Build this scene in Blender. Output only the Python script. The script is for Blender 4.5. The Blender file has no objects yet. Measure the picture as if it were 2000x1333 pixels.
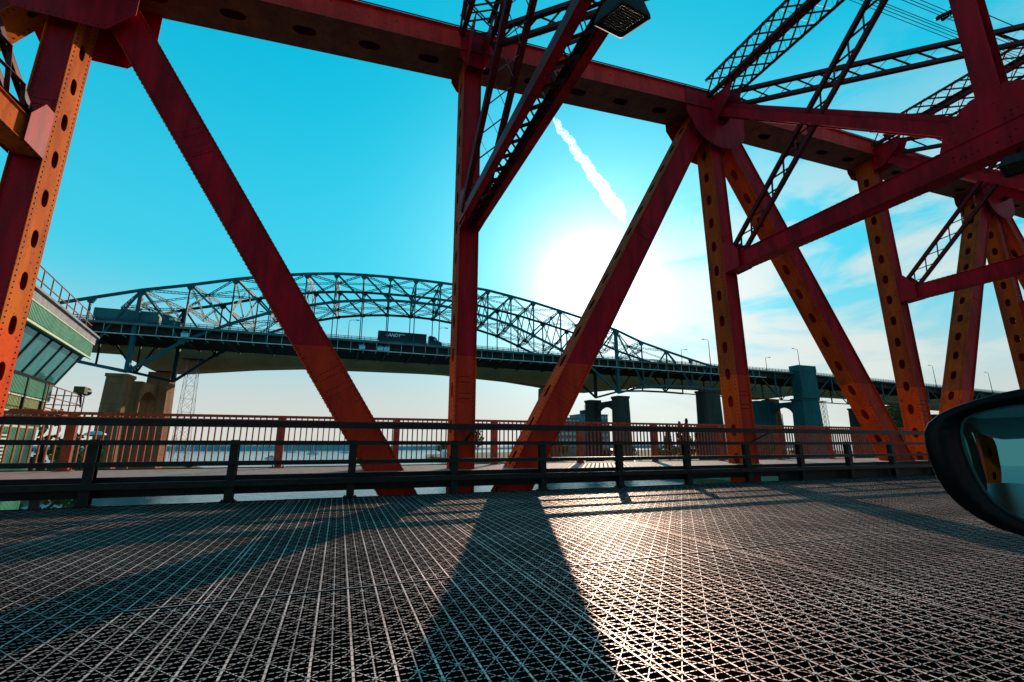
import bpy, math, random
from math import radians as R, sin, cos, pi, sqrt, atan2
from mathutils import Vector as V
random.seed(7)
S = bpy.context.scene
COL = S.collection

# ---------------------------------------------------------------- camera
PITCH, YAW, CAMH = R(12.9), R(20.5), 1.3
cd = bpy.data.cameras.new('camera'); cam = bpy.data.objects.new('camera', cd); COL.objects.link(cam)
cam.location = (0, 0, CAMH); cam.rotation_euler = (pi/2+PITCH, 0, -YAW)
cd.sensor_width = 36; cd.lens = 880/2000*36; cd.clip_start = .05; cd.clip_end = 20000
S.camera = cam
# ---------------------------------------------------------------- sun, sky, exposure
SUN = V((.5060, .8265, .3412)).normalized()
ELEV = math.asin(SUN.z); AZ = atan2(SUN.x, SUN.y)
sl = bpy.data.lights.new('sun', 'SUN'); sl.energy = 4.6; sl.angle = R(.5); sl.color = (1, .80, .60)
so = bpy.data.objects.new('sun', sl); COL.objects.link(so)
so.rotation_euler = (-SUN).to_track_quat('-Z', 'Y').to_euler(); so.location = (0, 0, 60)
S.view_settings.view_transform = 'Standard'; S.view_settings.look = 'None'
S.view_settings.exposure = 0.0; S.view_settings.gamma = 1
W = bpy.data.worlds.new('World'); S.world = W; W.use_nodes = True
nt = W.node_tree; nt.nodes.clear()
def N(t, **k):
    n = nt.nodes.new(t)
    for a, b in k.items(): setattr(n, a, b)
    return n
def L(a, b): nt.links.new(a, b)
def M(op, a, b=None, c=None):
    n = N('ShaderNodeMath', operation=op)
    for i, x in enumerate((a, b, c)):
        if x is None: continue
        if isinstance(x, (int, float)): n.inputs[i].default_value = x
        else: L(x, n.inputs[i])
    return n.outputs[0]
def VM(op, a, b=None):
    n = N('ShaderNodeVectorMath', operation=op)
    for i, x in enumerate((a, b)):
        if x is None: continue
        if isinstance(x, tuple): n.inputs[i].default_value = x
        else: L(x, n.inputs[i])
    return n
def MIX(f, a, b, bt='MIX'):
    n = N('ShaderNodeMix', data_type='RGBA', blend_type=bt)
    for i, x in ((0, f), (6, a), (7, b)):
        if isinstance(x, tuple): n.inputs[i].default_value = (*x, 1)
        elif isinstance(x, (int, float)): n.inputs[i].default_value = x
        else: L(x, n.inputs[i])
    return n.outputs[2]
tc = N('ShaderNodeTexCoord'); dirv = VM('NORMALIZE', tc.outputs['Generated']).outputs[0]
sky = N('ShaderNodeTexSky', sky_type='NISHITA'); sky.sun_disc = False
sky.sun_elevation = ELEV; sky.sun_rotation = AZ; sky.air_density = 1.0; sky.dust_density = .45; sky.ozone_density = 1.2
# clear air, tuned to the turquoise of the photograph's grading
gm = N('ShaderNodeGamma'); gm.inputs[1].default_value = .35; L(sky.outputs[0], gm.inputs[0])
base = MIX(1, gm.outputs[0], (.04, 3.55, 4.40), 'MULTIPLY'); base.node.clamp_result = False
sep = N('ShaderNodeSeparateXYZ'); L(dirv, sep.inputs[0])
d = VM('DOT_PRODUCT', dirv, tuple(SUN)).outputs['Value']
dc = M('MAXIMUM', d, 0)
# wisps of high cloud
mp = N('ShaderNodeMapping'); mp.inputs['Scale'].default_value = (1.3, 1.3, 4.2); mp.inputs['Rotation'].default_value = (.25, .15, .4); L(dirv, mp.inputs[0])
nz = N('ShaderNodeTexNoise'); nz.inputs['Scale'].default_value = 2.6; nz.inputs['Detail'].default_value = 9; nz.inputs['Roughness'].default_value = .55; nz.inputs['Distortion'].default_value = .5
L(mp.outputs[0], nz.inputs['Vector'])
cr = N('ShaderNodeMapRange', interpolation_type='SMOOTHSTEP'); L(nz.outputs[0], cr.inputs[0]); cr.inputs[1].default_value = .40; cr.inputs[2].default_value = .60
side = N('ShaderNodeMapRange', interpolation_type='SMOOTHSTEP'); L(sep.outputs[0], side.inputs[0]); side.inputs[1].default_value = .48; side.inputs[2].default_value = .74
hi = N('ShaderNodeMapRange', interpolation_type='SMOOTHSTEP'); L(sep.outputs[2], hi.inputs[0]); hi.inputs[1].default_value = .66; hi.inputs[2].default_value = .25
cl = M('MULTIPLY', M('MULTIPLY', cr.outputs[0], side.outputs[0]), M('MULTIPLY', hi.outputs[0], .95))
mid = N('ShaderNodeMapRange', interpolation_type='SMOOTHSTEP'); L(sep.outputs[2], mid.inputs[0]); mid.inputs[1].default_value = .70; mid.inputs[2].default_value = .22
base = MIX(M('MULTIPLY', mid.outputs[0], .62), base, (.9, 6.0, 7.6))
hor = N('ShaderNodeMapRange', interpolation_type='SMOOTHERSTEP'); L(sep.outputs[2], hor.inputs[0]); hor.inputs[1].default_value = .36; hor.inputs[2].default_value = -.02
withhor = MIX(M('MULTIPLY', hor.outputs[0], .88), base, (7.0, 6.2, 5.5))
withcl = MIX(cl, withhor, (6.6, 7.3, 7.0))
glow = M('ADD', M('MULTIPLY', M('POWER', dc, 24), 4.2), M('MULTIPLY', M('POWER', dc, 130), 13))
gl = MIX(1, (1, .97, .93), (0, 0, 0), 'ADD')
gs = N('ShaderNodeVectorMath', operation='SCALE'); L(gl, gs.inputs[0]); L(glow, gs.inputs['Scale'])
add = MIX(1, withcl, gs.outputs[0], 'ADD'); add.node.clamp_result = False
bg = N('ShaderNodeBackground'); bg.inputs[1].default_value = .11; L(add, bg.inputs[0])
wo = N('ShaderNodeOutputWorld'); L(bg.outputs[0], wo.inputs[0])

# ---------------------------------------------------------------- materials
def mat(name, c1, c2=None, rough=.5, metal=0, scale=3, low=None, bump=0, spec=.12, streak=False, trans=0, c3=None):
    """paint / concrete: two colours mixed by noise; low=(z, c1, c2) another paint below height z"""
    global nt
    m = bpy.data.materials.new(name); m.use_nodes = True; nt = m.node_tree
    b = nt.nodes['Principled BSDF']
    if c2 is None: c2 = tuple(x*.7 for x in c1)
    g = N('ShaderNodeNewGeometry')
    mpn = N('ShaderNodeMapping'); L(g.outputs['Position'], mpn.inputs[0])
    if streak: mpn.inputs['Scale'].default_value = (1, 1, .18)
    n = N('ShaderNodeTexNoise'); n.inputs['Scale'].default_value = scale; n.inputs['Detail'].default_value = 7; n.inputs['Roughness'].default_value = .65
    L(mpn.outputs[0], n.inputs['Vector'])
    f = N('ShaderNodeMapRange'); L(n.outputs[0], f.inputs[0]); f.inputs[1].default_value = .38; f.inputs[2].default_value = .62
    col = MIX(f.outputs[0], c1, c2)
    if low:
        sp = N('ShaderNodeSeparateXYZ'); L(g.outputs['Position'], sp.inputs[0])
        n2 = N('ShaderNodeTexNoise'); n2.inputs['Scale'].default_value = 1.7; L(g.outputs['Position'], n2.inputs['Vector'])
        zz = M('ADD', sp.outputs[2], M('MULTIPLY', n2.outputs[0], .06))
        col = MIX(M('LESS_THAN', zz, low[0]), col, MIX(f.outputs[0], low[1], low[2]))
    if c3:   # dirt / rust spots
        n3 = N('ShaderNodeTexNoise'); n3.inputs['Scale'].default_value = scale*4; n3.inputs['Detail'].default_value = 5; L(g.outputs['Position'], n3.inputs['Vector'])
        f3 = N('ShaderNodeMapRange'); L(n3.outputs[0], f3.inputs[0]); f3.inputs[1].default_value = .6; f3.inputs[2].default_value = .72
        col = MIX(f3.outputs[0], col, c3)
    L(col, b.inputs['Base Color'])
    b.inputs['Roughness'].default_value = rough; b.inputs['Metallic'].default_value = metal
    b.inputs['Specular IOR Level'].default_value = spec
    if bump:
        bn = N('ShaderNodeBump'); bn.inputs['Strength'].default_value = bump; bn.inputs['Distance'].default_value = .02
        L(n.outputs[0], bn.inputs['Height']); L(bn.outputs[0], b.inputs['Normal'])
    if trans: b.inputs['Transmission Weight'].default_value = trans
    return m
PAINTZ = 4.02
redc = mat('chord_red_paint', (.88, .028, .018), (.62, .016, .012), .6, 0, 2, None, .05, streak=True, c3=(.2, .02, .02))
chordb = mat('chord_soffit_shaded', (.20, .055, .020), (.12, .030, .014), .6, 0, 1.5, None, .05, c3=(.07, .03, .02))  # orange of the cover plates, browned to put the underside's shade into colour
red = mat('red_paint', (.52, .004, .014), (.25, .003, .008), .6, 0, 2.2, (PAINTZ, (.62, .030, .006), (.46, .014, .006)), .05, streak=True, c3=(.16, .03, .02))
orange = mat('orange_paint', (.70, .140, .010), (.42, .070, .010), .7, 0, 2.0, (PAINTZ, (.84, .085, .008), (.64, .055, .010)), .05, streak=True, c3=(.22, .05, .02), spec=.03)
orange2 = mat('shaded_orange_paint', (.50, .066, .010), (.30, .036, .010), .7, 0, 2.0, (PAINTZ, (.84, .085, .008), (.62, .050, .010)), .05, streak=True, c3=(.14, .03, .02), spec=.03)  # darker copy of the orange for covers in shade, upper colours only
rivetm = mat('rivet_paint', (.07, .015, .012), (.04, .01, .01), .5)
brace = mat('brace_paint', (.14, .012, .012), (.08, .008, .010), .5, 0, 3, c3=(.10, .03, .02))
dark = mat('dark_steel', (.014, .015, .017), (.008, .009, .010), .5, .2, 4)
rail_m = mat('rail_steel', (.020, .020, .019), (.012, .012, .012), .42, .2, 6, bump=.05)
ped_m = mat('walk_rail_paint', (.36, .085, .045), (.22, .05, .025), .5, 0, 6)
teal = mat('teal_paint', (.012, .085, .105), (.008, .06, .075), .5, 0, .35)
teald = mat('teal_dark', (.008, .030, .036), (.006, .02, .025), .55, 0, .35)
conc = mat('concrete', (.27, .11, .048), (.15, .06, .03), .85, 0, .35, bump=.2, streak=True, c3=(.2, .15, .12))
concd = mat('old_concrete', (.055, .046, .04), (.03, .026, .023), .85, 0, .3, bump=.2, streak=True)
concteal = mat('painted_concrete', (.010, .09, .105), (.008, .055, .065), .7, 0, .3, streak=True)
girderm = mat('girder_concrete', (.34, .17, .08), (.26, .13, .06), .85, 0, .12)
walkm = mat('walkway', (.60, .36, .30), (.42, .24, .20), .7, 0, 5, bump=.12)
greenm = mat('green_cladding', (.10, .36, .22), (.07, .27, .17), .5, 0, 2)
yellowm = mat('lime_cladding', (.36, .42, .20), (.28, .34, .17), .55, 0, 2)
pale = mat('pale_wall', (.62, .66, .48), (.52, .56, .42), .7, 0, 1.5)
greyroof = mat('grey_roof', (.33, .31, .32), (.20, .19, .20), .7, 0, 2.5, streak=False)
white = mat('white_paint', (.78, .80, .80), (.7, .72, .72), .4, 0, 1)
navy = mat('navy_trailer', (.012, .022, .03), (.01, .016, .022), .4, 0, 1)
blackp = mat('black_plastic', (.006, .006, .007), (.004, .004, .005), .35, 0, 60, bump=.02)
glassd = mat('window_glass', (.05, .22, .22), (.09, .34, .32), .08, .35, 1.6, spec=.5)
rubber = mat('rubber', (.02, .02, .02), None, .8)
land_m = mat('earth', (.13, .10, .07), (.05, .075, .025), .95, 0, .08, bump=.2)
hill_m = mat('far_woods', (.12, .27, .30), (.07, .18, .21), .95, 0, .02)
hotelm = mat('hotel_wall', (.16, .20, .24), (.12, .15, .18), .7, 0, .2)
bark = mat('bark', (.06, .045, .035), None, .9)
leafs = [mat('leaf_a', (.06, .10, .025), (.03, .06, .015), .7, 0, 1), mat('leaf_b', (.13, .15, .03), (.06, .09, .02), .7, 0, 1)]

def grid_mat(name, axis, pitch, duty, c1, c2, metal=.5, rough=.43):
    global nt
    m = bpy.data.materials.new(name); m.use_nodes = True; nt = m.node_tree; b = nt.nodes['Principled BSDF']
    g = N('ShaderNodeNewGeometry'); sp = N('ShaderNodeSeparateXYZ'); L(g.outputs['Position'], sp.inputs[0])
    x = sp.outputs[0 if axis == 'x' else 1] if axis in 'xy' else M('ADD', sp.outputs[0], sp.outputs[1])
    fr = M('FRACT', M('MULTIPLY', x, 1/pitch))
    tooth = M('LESS_THAN', fr, duty)
    n = N('ShaderNodeTexNoise'); n.inputs['Scale'].default_value = 1.3; n.inputs['Detail'].default_value = 6; L(g.outputs['Position'], n.inputs['Vector'])
    n2 = N('ShaderNodeTexNoise'); n2.inputs['Scale'].default_value = 40; n2.inputs['Detail'].default_value = 2; L(g.outputs['Position'], n2.inputs['Vector'])
    f = N('ShaderNodeMapRange'); L(n.outputs[0], f.inputs[0]); f.inputs[1].default_value = .38; f.inputs[2].default_value = .62
    lane = M('MULTIPLY', M('ADD', M('SINE', M('MULTIPLY', M('ADD', sp.outputs[1], M('MULTIPLY', n.outputs[0], .5)), 3.4)), 1), .17)
    col = MIX(tooth, (.012, .012, .013), MIX(lane, MIX(f.outputs[0], c1, c2), (.22, .09, .07)))
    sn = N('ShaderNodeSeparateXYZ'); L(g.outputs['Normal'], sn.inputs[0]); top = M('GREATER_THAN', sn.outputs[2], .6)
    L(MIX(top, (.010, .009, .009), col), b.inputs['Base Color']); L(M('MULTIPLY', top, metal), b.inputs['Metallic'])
    L(M('MULTIPLY', M('MULTIPLY', top, tooth), .5), b.inputs['Specular IOR Level'])
    L(M('SUBTRACT', .9, M('MULTIPLY', top, M('SUBTRACT', .9-rough, M('MULTIPLY', n2.outputs[0], .2)))), b.inputs['Roughness'])
    return m
g_main = grid_mat('grid_main_bar', 'y', .075, .86, (.98, .62, .56), (.62, .40, .37))
g_sec = grid_mat('grid_serrated_bar', 'y', .024, .62, (.90, .60, .55), (.56, .38, .35))
g_cross = grid_mat('grid_cross_bar', 'x', .040, .68, (.92, .60, .55), (.58, .38, .35))
g_diag = grid_mat('grid_diagonal_bar', 'x', .020, .70, (.82, .58, .54), (.52, .38, .35))
g_node = grid_mat('grid_node', 'x', 9, 2, (.50, .50, .50), (.40, .40, .40))

# ---------------------------------------------------------------- mesh builder
class MB:
    def __init__(s): s.v = []; s.f = []; s.m = []
    def add(s, vs, fs, mi=0):
        o = len(s.v); s.v += [tuple(p) for p in vs]; s.f += [tuple(i+o for i in f) for f in fs]; s.m += [mi]*len(fs); return s
    def box6(s, x0, x1, y0, y1, z0, z1, mi=0):
        return s.add([(x0,y0,z0),(x1,y0,z0),(x1,y1,z0),(x0,y1,z0),(x0,y0,z1),(x1,y0,z1),(x1,y1,z1),(x0,y1,z1)],
                     [(0,3,2,1),(4,5,6,7),(0,1,5,4),(1,2,6,5),(2,3,7,6),(3,0,4,7)], mi)
    def obox(s, c, u, v, w, mi=0):   # centre and three half vectors
        c = V(c); P = [c-u-v-w, c+u-v-w, c+u+v-w, c-u+v-w, c-u-v+w, c+u-v+w, c+u+v+w, c-u+v+w]
        return s.add(P, [(0,3,2,1),(4,5,6,7),(0,1,5,4),(1,2,6,5),(2,3,7,6),(3,0,4,7)], mi)
    def beam(s, a, b, w, h, up=(0,0,1), mi=0, off=(0,0)):
        a = V(a); b = V(b); u = (b-a); l = u.length; u.normalize()
        side = u.cross(V(up))
        if side.length < 1e-4: side = u.cross(V((1,0,0)))
        side.normalize(); n = side.cross(u)
        return s.obox((a+b)/2+side*off[0]+n*off[1], u*l/2, side*w/2, n*h/2, mi)
    def tube(s, pts, r, n=6, mi=0):
        pts = [V(p) for p in pts]; o = len(s.v); k = len(pts)
        for i, p in enumerate(pts):
            t = (pts[min(i+1, k-1)]-pts[max(i-1, 0)]).normalized()
            a = t.cross(V((0,0,1)));
            if a.length < 1e-3: a = t.cross(V((1,0,0)))
            a.normalize(); b = t.cross(a); rr = r[i] if isinstance(r, (list, tuple)) else r
            for j in range(n): q = p+(a*cos(2*pi*j/n)+b*sin(2*pi*j/n))*rr; s.v.append(tuple(q))
        fs = [(o+i*n+j, o+i*n+(j+1)%n, o+(i+1)*n+(j+1)%n, o+(i+1)*n+j) for i in range(k-1) for j in range(n)]
        fs += [tuple(o+j for j in range(n))[::-1], tuple(o+(k-1)*n+j for j in range(n))]
        s.f += fs; s.m += [mi]*len(fs); return s
    def rivet(s, p, nrm, r=.02, h=.014, mi=0):
        p = V(p); nrm = V(nrm).normalized(); a = nrm.cross(V((.3,.9,.2))).normalized(); b = nrm.cross(a)
        vs = [p+(a*cos(j*pi/3)+b*sin(j*pi/3))*r for j in range(6)]+[p+nrm*h+(a*cos(j*pi/3)+b*sin(j*pi/3))*r*.55 for j in range(6)]
        return s.add(vs, [(j, (j+1)%6, 6+(j+1)%6, 6+j) for j in range(6)]+[(6,7,8,9,10,11)], mi)
    def prism(s, poly, o, u, v, n, t, mi=0):   # 2D polygon extruded by t along n
        o, u, v, n = V(o), V(u), V(v), V(n); k = len(poly)
        P = [o+u*a+v*b for a, b in poly]; Q = [p+n*t for p in P]
        return s.add(P+Q, [tuple(range(k))[::-1], tuple(range(k, 2*k))]+[(i, (i+1)%k, k+(i+1)%k, k+i) for i in range(k)], mi)
    def plate(s, o, u, v, n, length, width, t, pitch, off, a, b, mi=0, e=2.7):
        """plate from o along u, centred across v, facing n, with oval holes (half sizes a along u, b along v)"""
        o, u, v, n = V(o), V(u).normalized(), V(v).normalized(), V(n).normalized()
        hw = width/2; cells = []; c = off
        x = 0
        while c+pitch/2 < length: cells.append(c); c += pitch
        if not cells:
            return s.obox(o+u*length/2+n*t/2, u*length/2, v*hw, n*t/2, mi)
        x0 = cells[0]-pitch/2; x1 = cells[-1]+pitch/2
        if x0 > .001: s.obox(o+u*x0/2+n*t/2, u*x0/2, v*hw, n*t/2, mi)
        if x1 < length-.001: s.obox(o+u*(x1+length)/2+n*t/2, u*(length-x1)/2, v*hw, n*t/2, mi)
        ca = atan2(hw, pitch/2); angs = sorted(set([ca, pi-ca, pi+ca, 2*pi-ca]+[i*pi/10 for i in range(20)]))
        for c in cells:
            cc = o+u*c; hp = []; rp = []
            for th in angs:
                ct, st = cos(th), sin(th)
                rh = ((abs(ct)/a)**e+(abs(st)/b)**e)**(-1/e); rr = min((pitch/2)/max(abs(ct), 1e-9), hw/max(abs(st), 1e-9))
                hp.append(cc+(u*ct+v*st)*rh); rp.append(cc+(u*ct+v*st)*rr)
            k = len(angs); vs = hp+rp+[p+n*t for p in hp]+[p+n*t for p in rp]
            fs = []
            for i in range(k):
                j = (i+1) % k
                fs += [(i, k+i, k+j, j)[::-1], (2*k+i, 3*k+i, 3*k+j, 2*k+j), (i, j, 2*k+j, 2*k+i)[::-1]]
            s.add(vs, fs, mi)
        for sg in (-1, 1):   # long edges
            p = o+v*hw*sg+u*x0; q = o+v*hw*sg+u*x1
            s.add([p, q, q+n*t, p+n*t], [(0,1,2,3)], mi)
        return s
    def build(s, name, mats, parent=None, smooth=False):
        me = bpy.data.meshes.new(name); me.from_pydata(s.v, [], s.f)
        for m in (mats if isinstance(mats, (list, tuple)) else [mats]): me.materials.append(m)
        me.polygons.foreach_set('material_index', s.m)
        if smooth: me.polygons.foreach_set('use_smooth', [True]*len(s.f))
        me.update()
        o = bpy.data.objects.new(name, me); COL.objects.link(o)
        if parent: o.parent = parent; o.matrix_parent_inverse = parent.matrix_world.inverted() if False else o.matrix_parent_inverse
        return o
def tag(o, label=None, cat=None, group=None, kind=None):
    for k, v in (('label', label), ('category', cat), ('group', group), ('kind', kind)):
        if v: o[k] = v
    return o
def empty(name, loc=(0, 0, 0), **k):
    o = bpy.data.objects.new(name, None); COL.objects.link(o); o.location = loc; return tag(o, **k)
def pbuild(mb, name, mats, root, smooth=False):
    """mesh given in world coordinates, parented to a root that stands at root.location (or below one that does)"""
    l = V((0, 0, 0)); p = root
    while p: l += p.location; p = p.parent
    mb.v = [(x-l.x, y-l.y, z-l.z) for x, y, z in mb.v]
    o = mb.build(name, mats, None, smooth); o.parent = root; return o
def copy_tree(o, parent=None):
    c = o.copy(); COL.objects.link(c); c.parent = parent
    for ch in list(o.children): copy_tree(ch, c)
    return c
def lattice(mb, a, b, w, h, side, pitch=.55, t=.09, faces='tb', bar=.05, mi=0, gx=True):
    t *= 1.3; bar *= 1.55
    """four corner angles + crossed lacing. side = direction of w."""
    a = V(a); b = V(b); u = (b-a); l = u.length; u.normalize(); side = V(side); side = (side-u*side.dot(u)).normalized(); n = side.cross(u).normalized()
    for i in (-1, 1):
        for j in (-1, 1):
            c = side*i*w/2+n*j*h/2
            mb.beam(a+c-side*i*.006, b+c-side*i*.006, .012, t, n, mi, ) if False else None
            # angle iron: two legs
            mb.obox((a+b)/2+side*i*(w/2)+n*j*(h/2-t/2), u*l/2, side*.008, n*t/2, mi)
            mb.obox((a+b)/2+side*i*(w/2-t/2-.008)+n*j*(h/2), u*l/2, side*t/2, n*.008, mi)
    k = max(1, round(l/pitch)); st = l/k
    def lace(c, d, half, out):
        for q in range(k):
            p0 = a+u*(q*st)+c; p1 = a+u*((q+1)*st)+c
            mb.beam(p0-d*half, p1+d*half, .008, bar, d.cross(u), mi)
            if gx: mb.beam(p0+d*half+out*.012, p1-d*half+out*.012, .008, bar, d.cross(u), mi)
    for f in faces:
        if f == 't': lace(n*(h/2+.012), side, w/2-.03, n)
        if f == 'b': lace(-n*(h/2+.012), side, w/2-.03, -n)
        if f == 'l': lace(-side*(w/2+.012), n, h/2-.03, -side)
        if f == 'r': lace(side*(w/2+.012), n, h/2-.03, side)
    return mb

# ================================================================ SETTING
WZ = -7.0
def water_mat():
    global nt
    m = bpy.data.materials.new('water'); m.use_nodes = True; nt = m.node_tree; b = nt.nodes['Principled BSDF']
    b.inputs['Base Color'].default_value = (.03, .16, .19, 1); b.inputs['Roughness'].default_value = .12; b.inputs['IOR'].default_value = 1.33
    g = N('ShaderNodeNewGeometry'); mpn = N('ShaderNodeMapping'); L(g.outputs['Position'], mpn.inputs[0]); mpn.inputs['Scale'].default_value = (.5, 1, 1)
    n = N('ShaderNodeTexNoise'); n.inputs['Scale'].default_value = .9; n.inputs['Detail'].default_value = 5; L(mpn.outputs[0], n.inputs['Vector'])
    bn = N('ShaderNodeBump'); bn.inputs['Strength'].default_value = .55; bn.inputs['Distance'].default_value = .5; L(n.outputs[0], bn.inputs['Height']); L(bn.outputs[0], b.inputs['Normal'])
    return m
w = MB(); w.add([(-9000,-3000,WZ),(9000,-3000,WZ),(9000,12000,WZ),(-9000,12000,WZ)], [(0,1,2,3)])
tag(w.build('water', water_mat()), kind='structure')
def land(name, poly, z, m=land_m, depth=3):
    b = MB(); b.prism(poly, (0,0,z-depth), (1,0,0), (0,1,0), (0,0,1), depth); o = b.build(name, m); tag(o, kind='structure'); return o
land('ground', [(-45,82),(-31,108),(-31,150),(-60,225),(-300,245),(-300,78)], -5.9)
land('ground', [(-13.2,-50),(-13.2,34),(-19.5,60),(-26,62),(-24,40),(-40,30),(-40,-50)], -5.9)
land('ground', [(75,-50),(520,-50),(520,560),(120,400),(62,345),(50,282),(60,205),(75,120)], -5.9)
# far shore with its woods: a long low ridge
b = MB(); k = 160; pts = []
for i in range(k+1):
    x = -700+i*11; y = 640+40*sin(i*.07)+(i*1.2); h = 5.0+2.6*sin(i*.13)+1.4*sin(i*.41+1)+random.random()*1.1
    pts.append((x, y, h))
o0 = len(b.v)
for x, y, h in pts: b.v += [(x, y, WZ-1), (x, y+4, WZ+h*.75), (x, y+22, WZ+h+1.4), (x, y+90, WZ+h), (x, y+160, WZ-1)]
for i in range(k):
    for j in range(4): b.f.append((i*5+j, (i+1)*5+j, (i+1)*5+j+1, i*5+j+1)); b.m.append(0)
tag(b.build('far_shore', hill_m, smooth=True), kind='structure')

# ---------------------------------------------------------------- steel grid roadway (real bars, open between them)
GX0, GX1, GY0, GY1 = -13.5, 62.0, -3.0, 12.48
PX, PY = .24, .28
bars = [MB() for _ in range(5)]
def bar(mb, x0, y0, x1, y1, w, z1, dep):
    d_ = V((x1-x0, y1-y0, 0)); l = d_.length; d_.normalize(); s_ = V((-d_.y, d_.x, 0))
    mb.obox(((x0+x1)/2, (y0+y1)/2, z1-dep/2), d_*l/2, s_*w/2, V((0, 0, dep/2)))
i = 0; x = GX0
while x < GX1:
    bar(bars[0], x, GY0, x, GY1, .015, 0, .13)
    if i % 12 == 4: bar(bars[0], x+.055, GY0, x+.055, GY1, .013, .0, .13)
    bar(bars[1], x+PX/2, GY0, x+PX/2, GY1, .009, -.002, .07)
    x += PX; i += 1
y = GY0
while y < GY1:
    bar(bars[2], GX0, y, GX1, y, .0065, -.004, .05); y += PY/4
for sg in (1, -1):
    c = -300
    while c < 700:
        # line x/PX*2 + sg*y/PY*2 = 2c through nodes
        x0 = GX0+PX/2*0+c*PX; pa = []
        # param: x = x0 + s*PX/2 , y = GY0 + sg*s*PY/2
        s0, s1 = -1e9, 1e9
        ly = ((GY0-GY0)/(sg*PY/2), (GY1-GY0)/(sg*PY/2)); s0 = max(s0, min(ly)); s1 = min(s1, max(ly))
        lx = ((GX0-x0)/(PX/2), (GX1-x0)/(PX/2)); s0 = max(s0, lx[0]); s1 = min(s1, lx[1])
        if s1 > s0: bar(bars[3], x0+s0*PX/2, GY0+sg*s0*PY/2, x0+s1*PX/2, GY0+sg*s1*PY/2, .006, -.003, .05)
        c += 1
nx = int((30-GX0)/(PX/2)); ny = int((GY1-GY0)/(PY/2))
for i in range(nx):
    for j in range(ny):
        if (i+j) % 2 == 0:
            x = GX0+i*PX/2; y = GY0+j*PY/2; r = .013
            bars[4].add([(x-r*1.3,y,.003),(x,y-r,.003),(x+r*1.3,y,.003),(x,y+r,.003)], [(0,1,2,3)])
rd = MB(); idx = 0
for q, bmm in enumerate(bars):
    o = len(rd.v); rd.v += bmm.v; rd.f += [tuple(i+o for i in f) for f in bmm.f]; rd.m += [q]*len(bmm.f)
for yy in (4.80, 9.9, -.6): rd.box6(GX0, GX1, yy-.008, yy+.008, -.10, .006, 0)
tag(rd.build('road', [g_main, g_sec, g_cross, g_diag, g_node]), kind='structure')
# pavement slab beyond the truss posts
b = MB(); b.box6(-30, 95, 12.78, 16.72, .44, .57, 0); b.box6(-30, 95, 12.74, 12.82, .16, .585, 1); b.box6(-30, 95, 16.66, 16.74, .28, .60, 1)
for i in range(34): b.box6(-29+i*3.6, -28.85+i*3.6, 12.85, 16.6, .20, .44, 1)
tag(b.build('pavement', [walkm, dark]), kind='structure')

# ================================================================ RED TRUSS LIFT BRIDGE
lift = empty('truss_bridge', (3.5, 4.85, 0), label='red riveted steel truss bridge whose posts, diagonals and lattice braces frame the road', cat='bridge')
YF, YB = 13.5, 14.22          # truss member webs
X0, DX = -7.82, 11.32
def PXn(i): return X0+DX*i
def chz(x):                   # underside of the top chord
    if x < 14.82: return 14.81+.0795*x if x > -7.82 else 14.19+.12*(x+7.82)
    if x < 37.46: return 15.99+.036*(x-14.82)
    return 16.80+.012*(x-37.46)
HC = .85; ZB = -3.0
def member(name, a, b, W_, side=1, pitch=1.11, off=.55, hol=(.22, .115), riv=True, yf=YF, yb=YB, label=None, holes=True, rp=.145, zr=0):
    """box member in a truss plane: red webs facing the road, perforated orange cover plates"""
    a = V((a[0], 0, a[1])); b_ = V((b[0], 0, b[1])); u = b_-a; l = u.length; u.normalize()
    n = V((u.z, 0, -u.x))      # in-plane normal
    vy = V((0, 1, 0)); mb = MB(); mid = (yf+yb)/2
    for y in (yf, yb):
        mb.obox((a+b_)/2+vy*y, u*l/2, n*W_/2, vy*.011, 0)
    for sg in (-1, 1):
        o = a+n*sg*(W_/2+.002)+vy*mid
        if holes: mb.plate(o, u, vy, n*sg, l, (yb-yf)+.14, .016, pitch, off, hol[0], hol[1], 1)
        else: mb.obox((a+b_)/2+n*sg*(W_/2+.01)+vy*mid, u*l/2, vy*((yb-yf)/2+.07), n*.008, 1)
        if riv:
            k = int(l/rp)
            for q in range(k):
                p = a+u*(q+.5)*rp+n*sg*(W_/2+.018)
                for yy in (yf+.035, yb-.035): mb.rivet(p+vy*yy, n*sg, .024, .018, 2)
    if riv:
        k = int(l/rp)
        for q in range(k):
            for sg in (-1, 1):
                mb.rivet(a+u*(q+.5)*rp+n*sg*(W_/2-.055)+vy*(yf-.011), -vy, .02, .014, 2 if (a+u*q*rp).z < PAINTZ+.2 else 0)
    if riv:
        for tt in ((3.0-ZB)/max(.1, u.z), (9.6-ZB)/max(.1, u.z)) if u.z > 0 else (-(a.z-3.0)/u.z, -(a.z-9.6)/u.z):
            if not 1 < tt < l-1: continue
            c_ = a+u*tt+vy*(yf-.018); mb.obox(c_, u*.42, n*(W_/2-.10), vy*.007, 0)
            for q in range(5):
                for r_ in range(7):
                    if q != 2: mb.rivet(c_+u*(-.34+q*.17)+n*(W_-.3)*(r_/6-.5)-vy*.007, -vy, .02, .014, 2)
    o = pbuild(mb, name, [red, orange if max(a.x, b_.x) < 0 else orange2, rivetm], lift)
    if label: o['label'] = label
    return o
for i in range(-1, 7):
    near = -1 <= i <= 4
    member('post', (PXn(i), ZB), (PXn(i), chz(PXn(i))+.1), .62, off=.40+.0, riv=near, hol=(.235, .125))
for i in (0, 2, 4, 6):
    zt = chz(PXn(i))+.35
    for j in (i-1, i+1):
        if j > 6: continue
        member('diagonal', (PXn(i)+(.25 if j > i else -.25), zt), (PXn(j), ZB), .86, riv=i <= 4, pitch=1.25, hol=(.26, .12))
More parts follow.
